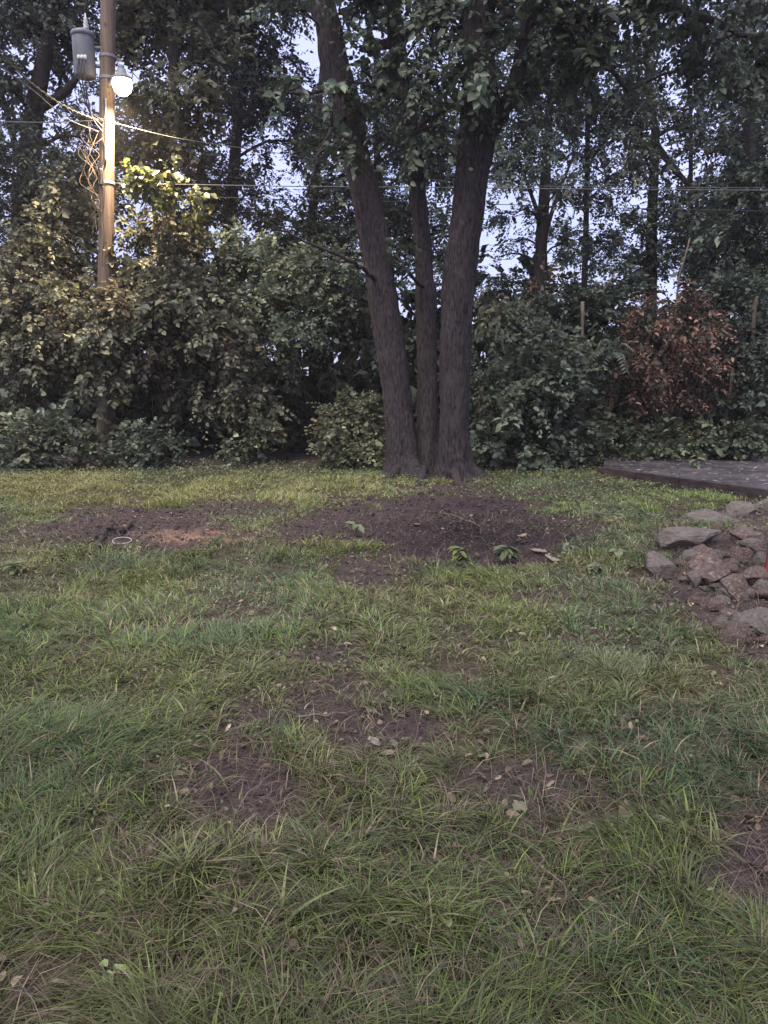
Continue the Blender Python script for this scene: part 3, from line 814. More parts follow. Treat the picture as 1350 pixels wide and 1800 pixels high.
stick('cut_stake', 'upright pale stake with freshly cut yellow top above the bushes', [(1027, 820), (1025, 700), (1024, 620), (1024, 532)], 14.4, 7, 6, 'palewood', 'cutwood', 'stake')
stick('leaning_stake', 'short leaning broken stake right of the red-brown bush', [(1272, 800), (1276, 730), (1284, 685), (1288, 646)], 13.6, 7, 6, 'palewood', None, 'stake')
stick('cut_sapling', 'pale cut sapling trunk at the right edge', [(1318, 800), (1322, 640), (1325, 560), (1330, 522)], 14.15, 8, 7, 'palewood', 'palewood', 'stake')
stick('dead_stick', 'thin bare stick slanting up through the right-hand crowns', [(1180, 640), (1190, 520), (1202, 460), (1213, 418)], 15.3, 4, 2.5, 'palewood')
stick('dead_stick', 'thin bare stick leaning beside the cut pale stake', [(1040, 700), (1043, 545), (1062, 510), (1082, 478)], 15.4, 4, 2.5, 'palewood')
stick('dead_sapling', 'thin bare sapling stem between thick trunk and blue-green bush', [(846, 830), (847, 760), (843, 700), (846, 660)], 13.6, 6, 4, 'palewood')

# ------------------------------------------------------------------ utility pole, transformer, lamp, cables
PY = 14.5
pole = empty('utility_pole', (at(180, 800, PY)[0], PY, 0)); tag(pole, 'tall round weathered wooden utility pole carrying a lamp and transformer', 'pole')
pts = np.array([at(181, 790, PY), at(184, 600, PY), at(187, 400, PY), at(188, 200, PY), at(190, 0, PY), at(191, -200, PY)])
pts[0, 2] = -.3
PS = spline(pts, 90)
zz = PS[:, 2]
R = np.interp(zz, [0, 11], [.142, .118])
g = Geo(); g.add(*tube(PS, R, 40, lambda i, a: 1 + .035 * (vnoise(a * 7, i * .12, 61) - .5) - .05 * (np.abs(np.sin(a * 2.5 + 1.3 * vnoise(i * .06, a * 0, 5))) < .03)))
child('pole_shaft', g.mesh('pole_shaft', True), M['pole'], pole)
def pole_at(py):
    p = at(188, py, PY)
    return np.array([np.interp(p[2], zz, PS[:, 0]), PY, p[2]])
def pole_r(z): return float(np.interp(z, [0, 11], [.142, .118]))
for py in (215, 322, 100, 138):
    c = pole_at(py); r = pole_r(c[2])
    g = Geo(); g.add(*tube(np.array([c - [0, 0, .025], c + [0, 0, .025]]), np.array([r + .012] * 2), 24, cap=False))
    child('steel_band', g.mesh('steel_band', True), M['galv'], pole)
# conduit on the face and ground wire
for (a, b, rad, mat, off) in [(178, 292, .018, 'galv', .03), (300, 330, .03, 'cable_black', -.05)]:
    c0, c1 = pole_at(a), pole_at(b)
    sh = np.array([off, -pole_r(c0[2]) - rad * .7, 0])
    g = Geo(); g.add(*tube(np.linspace(c0 + sh, c1 + sh, 10), rad, 8)); child('conduit', g.mesh('conduit', True), M[mat], pole)
wr = np.array([pole_at(y) + np.array([.02 * math.sin(k * 1.9), -pole_r(3) - .012, 0]) for k, y in enumerate(np.linspace(178, 470, 14))])
g = Geo(); g.add(*tube(spline(wr, 50), .006, 5)); child('ground_wire', g.mesh('ground_wire', True), M['cable_black'], pole)
# loose bundle of dead vine on the pole
vg = empty('dead_vine', pole_at(420)); tag(vg, 'bare dried vine tangle clinging to the left side of the pole below the lamp', 'vine')
for k in range(9):
    p = [pole_at(y) + np.array([rng.normal() * .10 - .16 - .12 * math.exp(-((y - 250) / 60) ** 2), -.13 + rng.normal() * .07, 0]) for y in np.linspace(430 - rng.uniform(0, 120), 205 + rng.uniform(0, 60), 7)]
    g = Geo(); g.add(*tube(spline(np.array(p), 24), rng.uniform(.0025, .005), 5)); child('vine_strand', g.mesh('vine_strand', True), M['palewood'], vg)

# transformer can on the left of the pole
tc_ = at(150, 135, PY - .1); sc_ = depth(tc_) / F
can = empty('transformer', tc_); tag(can, 'grey cylindrical transformer can hung on the left side of the pole', 'transformer')
def ring(prof, seg=32):
    g = Geo(); n = len(prof)
    a = np.linspace(0, 2 * math.pi, seg, endpoint=False)
    V = np.array([[(r * math.cos(t), r * math.sin(t), z) for t in a] for r, z in prof]).reshape(-1, 3)
    i = np.arange(n - 1)[:, None] * seg; j = np.arange(seg)[None]; j2 = (j + 1) % seg
    g.add(V, np.stack([i + j, i + j2, i + seg + j2, i + seg + j], -1).reshape(-1, 4))
    return g
def lathe(name, prof, mat, parent, loc=(0, 0, 0), seg=32, smooth=True):
    o = link(name, ring(prof, seg).mesh(name, smooth), mat, parent); o.location = loc
    return o
cr, ch = 18.5 * sc_, 68 * sc_
body = lathe('tank', [(0.001, -.02), (cr * .80, -.02), (cr * .97, 0), (cr * .97, .02), (cr, .03), (cr, ch - .03), (cr * .99, ch), (cr * .5, ch)], M['steel'], can)
lid = lathe('lid', [(cr * 1.0, ch - .045), (cr * 1.09, ch - .04), (cr * 1.10, ch + .005), (cr * 1.03, ch + .03), (cr * .5, ch + .075), (.001, ch + .085)], M['steel'], can)
bu = lathe('bushing', [(.04, 0), (.055, .02), (.03, .05), (.05, .07), (.028, .10), (.045, .12), (.024, .15), (.035, .17), (.012, .2), (.012, .25), (.001, .25)], M['porcelain'], lid, (cr * .45, -.05, ch + .06), 16)
for zz_ in (.18, ch - .2):
    g = Geo(); g.add(*tube(np.array([[cr * .9, 0.02, zz_], [cr + .17, .06, zz_]]), .03, 6)); child('bracket', g.mesh('bracket'), M['steel'], can, False)
for k in range(3):
    lathe('terminal', [(.001, -.05), (.022, -.05), (.03, -.03), (.03, 0.0), (.02, .02), (.001, .02)], M['porcelain'], can, (cr * (.2 + .3 * k - .35), -cr * .97, .26), 10)
g = Geo(); g.add(*tube(spline(np.array([[cr * .45, -.05, ch + .3], [cr * .8, -.1, ch + .55], [cr + .2, -.05, ch + .9], [cr + .3, 0.0, ch + 1.6]]), 16), .008, 6)); child('lead_wire', g.mesh('lead_wire', True), M['cable_black'], can, False)
for k in range(3):
    a = np.array([cr * (.2 + .3 * k - .35), -cr * 1.02, .2]); e = np.array([cr + .12, -.15, -.75 - .1 * k])
    g = Geo(); g.add(*tube(spline(np.array([a, a + [0, -.08, -.25], (a + e) / 2 + [-.05, -.05, -.3], e]), 20), .011, 6)); child('secondary_wire', g.mesh('secondary_wire', True), M['cable_black'], can, False)

# yard lamp on the right of the pole
lc = at(215, 150, PY - .32)
lamp = empty('yard_light', lc); tag(lamp, 'glowing warm yard light on a short arm at the right of the pole', 'lamp')
s = 17 * depth(lc) / F
lathe('lens', [(.001, -s * 1.0), (s * .45, -s * .93), (s * .8, -s * .62), (s * .98, -s * .1), (s * 1.0, s * .25), (s * .9, s * .55), (s * .6, s * .62)], emissive('lamp_glow', (1.0, .74, .40), 7.0), lamp)
hood = lathe('hood', [(s * .96, s * .50), (s * 1.06, s * .52), (s * 1.02, s * .72), (s * .62, s * .95), (s * .45, s * 1.25), (s * .42, s * 1.55), (s * .2, s * 1.62), (.001, s * 1.62)], M['galv'], lamp)
lathe('photocell', [(.05, s * 1.6), (.05, s * 1.85), (.03, s * 1.95), (.001, s * 1.96)], M['steel'], hood, seg=14)
pl = pole_at(146)
A = np.array([pl + [.05, -.1, -.1], lc + [-.18, .16, .18], lc + [0, 0.06, .26]]); A = spline(A, 14)
g = Geo(); g.add(*tube(A, .025, 8)); child('arm', g.mesh('arm', True), M['galv'], lamp)
ld = bpy.data.lights.new('lamp_bulb', 'SPOT'); ld.spot_size = math.radians(172); ld.spot_blend = 1.0; ld.energy = 760; ld.color = (1.0, .76, .48); ld.shadow_soft_size = .10
lo = bpy.data.objects.new('bulb', ld); col.objects.link(lo); lo.parent = lamp; lo.location = (0, -.02, -s * 1.0 - .12)

def cable(label, pts, rad, mat, sag=0, wrap=None):
    P = np.array(pts, float); n = 60
    S = spline(P, n) if len(P) > 2 else P[0] + (P[1] - P[0]) * np.linspace(0, 1, n)[:, None]
    S[:, 2] -= sag * np.sin(np.pi * np.linspace(0, 1, n))
    g = Geo(); g.add(*tube(S, rad, 6))
    if wrap:
        t = np.linspace(0, 1, 700); C = np.stack([np.interp(t, np.linspace(0, 1, n), S[:, k]) for k in range(3)], -1)
        a = t * wrap * 2 * math.pi
        g2 = C + np.stack([0 * a, np.cos(a), np.sin(a)], -1) * rad * 1.3
    o = empty('power_cable', S[0]); tag(o, label, 'cable')
    child('conductor', g.mesh('conductor', True), M[mat], o)
    if wrap:
        g = Geo(); g.add(*tube(g2, rad * .55, 5)); child('wrap_wire', g.mesh('wrap_wire', True), M['cable_grey'], o)
    return o
cable('pale grey cable running level behind the three trunks', [pole_at(322) + [.13, 0, 0], at(480, 327, PY + .2), at(800, 330, PY + .3), at(1100, 333, PY + .4), at(1600, 336, PY + .6)], .0085, 'cable_grey')
cable('thin black cable below the pale grey one behind the trunks', [pole_at(340) + [.13, 0, 0], at(480, 350, PY + .1), at(800, 357, PY + .2), at(1100, 366, PY + .3), at(1600, 376, PY + .5)], .007, 'cable_black')
cable('thick twisted service cable descending from upper left to the pole', [pole_at(216) + [-.1, -.12, 0], at(120, 190, 13.4), at(60, 150, 12.2), at(0, 95, 11), at(-140, -40, 9)], .012, 'cable_black', wrap=26)
cable('thin wire descending beside the thick twisted service cable', [pole_at(235) + [-.1, -.12, 0], at(118, 208, 13.6), at(60, 160, 12.6), at(0, 115, 11.6), at(-140, 0, 9.6)], .006, 'cable_grey')
cable('level thin cable leaving the pole to the left below the transformer', [pole_at(215) + [-.12, -.1, 0], at(90, 215, PY - .1), at(0, 214, PY), at(-200, 208, PY)], .009, 'cable_grey')
cable('short visible cable sloping right from the pole through the olive leaves', [pole_at(218) + [.12, -.1, 0], at(280, 236, PY - .4), at(355, 250, PY - .8), at(520, 274, PY - .6), at(700, 306, PY + .1), at(900, 326, PY + .45), at(1500, 331, PY + .7)], .005, 'cable_grey')

# ------------------------------------------------------------------ slab
c1, c2 = on_ground(1048, 836), on_ground(1352, 882)
dirx = (c2 - c1) / np.linalg.norm(c2 - c1)
c2 = c2 + dirx * 2.5
bk1, bk2 = gnd(1062, 811), gnd(1500, 815)
H = .145
slab = empty('concrete_slab', (c1[0], c1[1], 0)); tag(slab, 'low dark weathered slab at the right edge in front of the bushes', 'slab', kind='thing')
def prism(poly, z0, z1, nsub=1):
    poly = np.asarray(poly)[:, :2]; n = len(poly)
    V = np.vstack([np.hstack([poly, np.full((n, 1), z0)]), np.hstack([poly, np.full((n, 1), z1)])])
    me = bpy.data.meshes.new('prism')
    me.from_pydata(V.tolist(), [], [list(range(n))[::-1], list(range(n, 2 * n))] + [[i, (i + 1) % n, n + (i + 1) % n, n + i] for i in range(n)])
    return me
inn = np.array([dirx[1], -dirx[0], 0])
if inn[1] < 0: inn = -inn
n_b = 7
tot = np.linalg.norm(c2 - c1)
child('slab_top', prism([c1 + inn * .10 + dirx * .05, c2 + inn * .10, bk2, bk1], -.15, H - .006), M['slab'], slab)
for k in range(n_b):
    a = c1 + dirx * (tot * k / n_b + .006); b = c1 + dirx * (tot * (k + 1) / n_b - .006)
    me = prism([a, b, b + inn * .098, a + inn * .098], -.15, H + rng.uniform(-.006, .006))
    child('edge_block', me, M['edge'], slab)
# leaves and grit lying on the slab
g = Geo()
n = 150
u, w = rng.random(n), rng.random(n)
p = (c1 * (1 - u[:, None]) + c2 * u[:, None]) * (1 - w[:, None]) + (bk1 * (1 - u[:, None]) + bk2 * u[:, None]) * w[:, None]
p[:, 2] = H + .006
ax = rand_dirs(n); ax[:, 2] *= .15
nr = np.tile([0, 0, 1.], (n, 1)) + rng.normal(size=(n, 3)) * .25
v, q, c = leaves(p, ax, nr, rng.uniform(.03, .09, n), rng.uniform(.02, .05, n), np.array([(.16, .12, .09)]) * rng.uniform(.4, 2.0, (n, 1)), True)
g.add(v, q, None, c); tag(link('leaf_litter', g.mesh('leaf_litter'), M['leaf_dry']), 'dry leaves scattered on the slab', kind='stuff')

# ------------------------------------------------------------------ rocks
def rock_mesh(seed, sub=3, flat=.7, cuts=7):
    import bmesh
    bm = bmesh.new(); bmesh.ops.create_icosphere(bm, subdivisions=sub, radius=1)
    r = np.random.default_rng(seed)
    D = norm(r.normal(size=(cuts, 3))); H_ = r.uniform(.42, .80, cuts)
    for v in bm.verts:
        p = np.array(v.co)
        for d, h in zip(D, H_):
            s = p @ d
            if s > h: p = p - d * (s - h) * .93
        th = math.atan2(p[1], p[0])
        nz = float(fbm(np.array(p[0] * 2.2 + seed), np.array(p[1] * 2.2 + p[2] * 1.7), seed, 4)) - .5
        p = p * (1 + .16 * nz)
        v.co = p
    me = bpy.data.meshes.new('rock'); bm.to_mesh(me); bm.free()
    me.polygons.foreach_set('use_smooth', np.ones(len(me.polygons), bool) if sub >= 9 else np.zeros(len(me.polygons), bool))
    return me
ROCKS = [ # px, py(bottom), half width px, height px, rot, material, label
    (1205, 978, 62, 62, .2, 'rock', 'largest flat pale grey boulder at the top of the rubble, overhanging the grass'),
    (1252, 928, 56, 30, .5, 'rock', 'mossy grey boulder behind the largest flat boulder'),
    (1245, 1032, 52, 60, 1.2, 'rock_brown', 'blocky pinkish boulder below the largest flat boulder'),
    (1166, 1018, 34, 44, 2.1, 'rock', 'low wedge-shaped grey rock half sunk in grass at the left of the rubble'),
    (1300, 1064, 36, 50, .7, 'rock_brown', 'rounded brown boulder below and right of the blocky pinkish boulder'),
    (1335, 1118, 40, 42, 1.9, 'rock', 'flat grey rock at the bottom right corner of the rubble'),
    (1308, 912, 36, 28, .3, 'rock', 'dark grey rock beside the end of the slab'),
    (1342, 1030, 30, 32, 2.6, 'rock_brown', 'brown slab of rock beside the red handle'),
    (1330, 958, 40, 24, .1, 'rock_brown', 'flat brown rock in the upper right of the rubble'),
    (1345, 900, 26, 22, 1.5, 'rock', 'small pale rock at the right edge near the slab'),
    (1308, 985, 26, 24, .9, 'rock_brown', 'small wedge rock among leaves behind the blocky boulder'),
    (1270, 1080, 24, 26, 2.9, 'rock_brown', 'small brown rock in soil left of the rounded brown boulder'),
]
for k, (px, py, hw, hp, rot, mat, lab) in enumerate(ROCKS):
    p = on_ground(px, py - hp * .25); s = depth(p) / F
    o = link('boulder', rock_mesh(40 + k, 4, cuts=13), M[mat]); tag(o, lab, 'rock')
    o.location = (p[0], p[1] + hw * s * .35, p[2] + hp * s * .16)
    o.rotation_euler = (rng.uniform(-.15, .15), rng.uniform(-.15, .15), rot)
    o.scale = (hw * s * (1.3 if k < 3 else 1.08), hw * s * 1.05, hp * s * (.60 if k < 2 else .74))
st = [rock_mesh(90 + k, 2, cuts=8) for k in range(5)]
for m_ in st[:3]: m_.materials.append(M['rock_brown'])
for m_ in st[3:]: m_.materials.append(M['rock'])
for k in range(130):
    px, py = rng.uniform(1165, 1350), rng.uniform(905, 1135)
    if px < 1190 + max(0, (py - 1020)) * .9 or px < 1230 and py < 950: px = rng.uniform(1285, 1350)
    p = on_ground(px, py); s = .02 + .075 * rng.random() ** 2
    o = bpy.data.objects.new('rubble_stone', st[k % 5]); col.objects.link(o)
    o.location = (p[0], p[1], p[2] + s * .25); o.scale = (s * rng.uniform(.8, 1.4), s, s * rng.uniform(.5, .9)); o.rotation_euler = (0, 0, rng.uniform(0, 6))
    cn = 'brown' if k % 5 < 3 else 'grey'
    tag(o, f'small broken {cn} stone lying in the rubble among the boulders', 'stone', f'small {cn} stones of the rubble')
# red handle at the frame edge
rp = on_ground(1351, 1012)
rh = empty('red_handle', rp); tag(rh, 'dark red bent plastic handle lying on the rubble at the right edge', 'handle')
g = Geo(); g.add(*tube(spline(np.array([rp + [-.02, 0, .02], rp + [0.02, .05, .16], rp + [.06, .1, .34], rp + [.2, .1, .42], rp + [.38, .08, .36]]), 24), .017, 10)); child('bow', g.mesh('bow', True), M['plastic_red'], rh)
g = Geo(); g.add(*tube(spline(np.array([rp + [-.04, 0, .03], rp + [.08, -.02, .03], rp + [.36, -.02, .05]]), 16), .03, 10)); child('foot_bar', g.mesh('foot_bar', True), M['plastic_red'], rh)

# ------------------------------------------------------------------ things on the dirt
b0 = on_ground(195, 952)
br = empty('fallen_branch', b0); tag(br, 'charred black forked branch lying on the dirt at the left', 'branch')
def lay(pts, lift=0.03):
    out = []
    for i, (a, b, dz) in enumerate(pts):
        q = on_ground(a, b); q[2] += dz; out.append(q)
    return np.array(out)
def rough_limb(name, pts, r, n=30, parent=None, seed=1):
    S = spline(lay(pts), n); S[1:-1] += rng.normal(size=(n - 2, 3)) * .006
    g = Geo(); g.add(*tube(S, np.interp(np.linspace(0, 1, n), np.linspace(0, 1, len(r)), r), 14, lambda i, a: 1 + .7 * (vnoise(a * 2.2, i * .55, seed) - .5) + .4 * (vnoise(a * 6, i * 1.3, seed + 3) - .5)))
    return child(name, g.mesh(name), M['log'], parent or br, parent is None)
ms_ = rough_limb('main_stem', [(150, 963, .0), (166, 953, .025), (186, 942, .055), (200, 937, .05), (214, 938, .03), (230, 930, .035), (243, 930, .01)], [.016, .026, .030, .034, .026, .022, .006], 34, None, 12)
rough_limb('side_stub', [(184, 944, .05), (178, 955, .03), (172, 968, .02)], [.018, .024, .034], 14, None, 14)
rough_limb('side_twig', [(205, 938, .04), (212, 945, .02), (226, 944, .01)], [.010, .009, .004], 12, None, 15)
rough_limb('side_twig', [(166, 953, .03), (158, 946, .06), (152, 944, .03)], [.010, .008, .004], 12, None, 16)
w0 = on_ground(215, 958, .03)
wr_ = empty('white_ring', w0); tag(wr_, 'white oval plastic ring lying beside the charred branch', 'ring')
t = np.linspace(0, 2 * math.pi, 40)
C = w0 + np.stack([np.cos(t) * .085, np.sin(t) * .05, .02 * np.sin(t) + .012], -1)
g = Geo(); g.add(*tube(C, .0042, 8, cap=False)); child('rim', g.mesh('rim', True), M['plastic_white'], wr_)

def flat_leaf_mesh(c, seed):
    r = np.random.default_rng(seed)
    n = 9; t = np.linspace(0, 1, n)
    w = .34 * np.sin(np.pi * t ** .8) ** .8 * (1 + .15 * r.normal(size=n)); w[0] = w[-1] = .01
    z = .10 * np.sin(t * 3 + seed) + .05 * r.normal(size=n)
    V = np.vstack([np.stack([t - .5, w, z + .10], -1), np.stack([t - .5, t * 0, z], -1), np.stack([t - .5, -w, z + .07], -1)])
    q = [(i, i + 1, n + i + 1, n + i) for i in range(n - 1)] + [(n + i, n + i + 1, 2 * n + i + 1, 2 * n + i) for i in range(n - 1)]
    me = mesh_np('fallen_leaf', V, np.array(q), colors=np.array(c), smooth=True); me.materials.append(M['leaf_dry']); return me
FL = [flat_leaf_mesh(c, k) for k, c in enumerate([(.27, .24, .20), (.21, .17, .125), (.15, .145, .10), (.24, .165, .125)])]
LV = [(657, 1313, 'pale heart-shaped fallen leaf on the bare soil patch', .075), (683, 1334, 'pale leaf lying flat beside the heart-shaped leaf', .07), (692, 1316, 'small curled pale leaf at the grass edge of the soil patch', .055),
      (1098, 1440, 'whitish fallen leaf on the right-hand worn patch', .075), (1160, 1452, 'curled pale leaf pair near the crabgrass rosette', .075), (1028, 1468, 'tan fallen leaf in the right-hand worn patch', .08), (912, 1428, 'small tan leaf at the left of the worn patch', .07),
      (340, 1268, 'long tan leaf left of the bare soil', .09), (970, 988, 'large pinkish leaf at the right end of the dark mulch', .2), (945, 974, 'grey-green leaf on the right end of the mulch', .16), (763, 906, 'bright white leaf in the middle of the mulch', .1),
      (918, 945, 'small white leaf on the dark end of the mulch', .1), (516, 941, 'white chip of leaf at the left tip of the mulch', .06), (733, 926, 'tiny white leaf left of the mulch middle', .07), (850, 1338, 'green-white leaf in grass beside the worn patch', .07), (1325, 1452, 'small pale leaf on purple soil at right edge', .05)]
for k, (px, py, lab, s) in enumerate(LV):
    p = on_ground(px, py, .025)
    o = bpy.data.objects.new('fallen_leaf', FL[k % 4]); col.objects.link(o); o.location = p; o.scale = (s * 1.0, s * 1.0, s * .6)
    o.rotation_euler = (rng.uniform(-.2, .4), rng.uniform(-.2, .2), rng.uniform(0, 6)); tag(o, lab, 'leaf', 'single fallen leaves')
def twig(label, pts, r):
    P = spline(lay([(a, b, .025) for a, b in pts]), 14); P[1:-1] += rng.normal(size=(12, 3)) * .004
    g = Geo(); g.add(*tube(P, np.linspace(r, r * .5, 14), 6)); o = link('fallen_twig', g.mesh('fallen_twig', True), M['palewood']); tag(o, label, 'twig')
twig('thin pale twig lying across the bare soil patch', [(520, 1268), (580, 1264), (630, 1257)], .006)
twig('short forked pale twig right of the yellow tuft', [(645, 1258), (658, 1262), (672, 1266)], .006)
twig('thin straight twig at the purple soil by the crabgrass', [(1208, 1438), (1260, 1442), (1300, 1443)], .004)
twig('pale curved twig on the dark mulch', [(780, 905), (800, 912), (830, 922), (845, 930)], .008)
twig('dark thin twig at the lower left of the mulch', [(595, 1028), (625, 1034), (640, 1042)], .009)

# ------------------------------------------------------------------ wood chips on the mulch, leaf litter
g = Geo()
n = 5200
x, y = rng.uniform(-5.5, 4, n), rng.uniform(7, 11.8, n)
k = rng.random(n) < bare(x, y) * .9
x, y = x[k], y[k]; n = len(x)
p = np.stack([x, y, zg(x, y) + rng.uniform(.0, .03, n)], -1)
ax = rand_dirs(n); ax[:, 2] *= .25
nr = np.tile([0, 0, 1.], (n, 1)) + rng.normal(size=(n, 3)) * .4
tone = np.exp(rng.normal(-.1, .45, n))[:, None]
v, q, c = leaves(p, ax, nr, rng.uniform(.02, .075, n), rng.uniform(.008, .025, n), np.array([(.042, .031, .033)]) * tone)
g.add(v, q, None, c)
tag(link('mulch_chips', g.mesh('mulch_chips'), M['leaf_dry']), 'dark wood chips and shreds over the mulch patches', kind='stuff')
g = Geo()
n = 9000
y = 1.6 + 11.5 * rng.random(n) ** .8; x = rng.uniform(-1, 1, n) * (1.0 + y * .55)
qx, qy = project(np.stack([x, y, 0 * x], -1)); k = (((qx - 800) / 230) ** 2 + ((qy - 940) / 70) ** 2 > 1) | (rng.random(n) < .25); x, y = x[k], y[k]; n = len(x)
p = np.stack([x, y, zg(x, y) + rng.uniform(.005, .03, n)], -1)
ax = rand_dirs(n); ax[:, 2] *= .3
nr = np.tile([0, 0, 1.], (n, 1)) + rng.normal(size=(n, 3)) * .5
tone = np.exp(rng.normal(-.2, .5, n))[:, None]
v, q, c = leaves(p, ax, nr, rng.uniform(.02, .06, n), rng.uniform(.012, .032, n), np.array([(.15, .115, .085)]) * tone, True)
g.add(v, q, None, c)
tag(link('leaf_litter', g.mesh('leaf_litter'), M['leaf_dry']), 'small dead leaves scattered through the grass', kind='stuff')

# crumbs of soil and grit on every bare patch
n = 16000
y = 1.4 + 10.4 * rng.random(n) ** 1.1; x = rng.uniform(-1, 1, n) * (.9 + y * .56)
k = rng.random(n) < bare(x, y) ** 1.5; x, y = x[k], y[k]; n = len(x)
OCT = np.array([(1, 0, 0), (-1, 0, 0), (0, 1, 0), (0, -1, 0), (0, 0, 1), (0, 0, -1)], float)
OT = np.array([(0, 2, 4), (2, 1, 4), (1, 3, 4), (3, 0, 4), (2, 0, 5), (1, 2, 5), (3, 1, 5), (0, 3, 5)])
sz = np.exp(rng.normal(-5.25, .5, n)) * (1 + y * .12)
a_ = rng.uniform(0, 6.28, n)
V = OCT[None] * rng.uniform(.6, 1.4, (n, 6, 1)) * sz[:, None, None]
V = np.stack([V[..., 0] * np.cos(a_)[:, None] - V[..., 1] * np.sin(a_)[:, None], V[..., 0] * np.sin(a_)[:, None] + V[..., 1] * np.cos(a_)[:, None], V[..., 2] * .7], -1)
V += np.stack([x, y, zg(x, y) + .006], -1)[:, None]
cc_ = np.array([(.054, .039, .040)]) * np.exp(rng.normal(0, .35, n))[:, None]
g = Geo(); g.add(V.reshape(-1, 3), None, (np.arange(n)[:, None, None] * 6 + OT[None]).reshape(-1, 3), np.repeat(cc_, 6, 0))
tag(link('soil_crumbs', g.mesh('soil_crumbs'), M['leaf_dry']), 'crumbs of soil and grit on the bare patches', kind='stuff')

# ------------------------------------------------------------------ grass
def blades(x, y, h, w, lean, az, colr, z=None, segs=3):
    n = len(x)
    z0 = zg(x, y) - .008 if z is None else z
    d = np.stack([np.cos(az), np.sin(az), 0 * az], -1)
    sd = np.stack([-np.sin(az), np.cos(az), 0 * az], -1)
    fa = rng.uniform(-.9, .9, n)[:, None]
    sd = sd * np.cos(fa) + d * np.sin(fa)
    ts = np.linspace(0, 1, segs + 1)
    V = []
    for i, t in enumerate(ts):
        hor = h * lean * t ** 1.7
        ver = h * (t - .42 * lean * t ** 2.2)
        c = np.stack([x, y, z0], -1) + d * hor[:, None] + np.array([0, 0, 1.]) * ver[:, None]
        ww = (w * (1 - t ** 2.2) * (.75 + .5 * t * (1 - t) * 2))[:, None]
        if i < segs: V += [c - sd * ww * .5, c + sd * ww * .5]
        else: V += [c]
    V = np.stack(V, 1); k = V.shape[1]
    b = np.arange(n)[:, None] * k
    Q = np.concatenate([b + np.array([2 * i, 2 * i + 1, 2 * i + 3, 2 * i + 2]) for i in range(segs - 1)])
    T = b + np.array([2 * segs - 2, 2 * segs - 1, 2 * segs])
    cv = np.repeat(colr, k, axis=0).reshape(n, k, 3) * np.linspace(.85, 1.1, k)[None, :, None]
    return V.reshape(-1, 3), Q, T, cv.reshape(-1, 3)

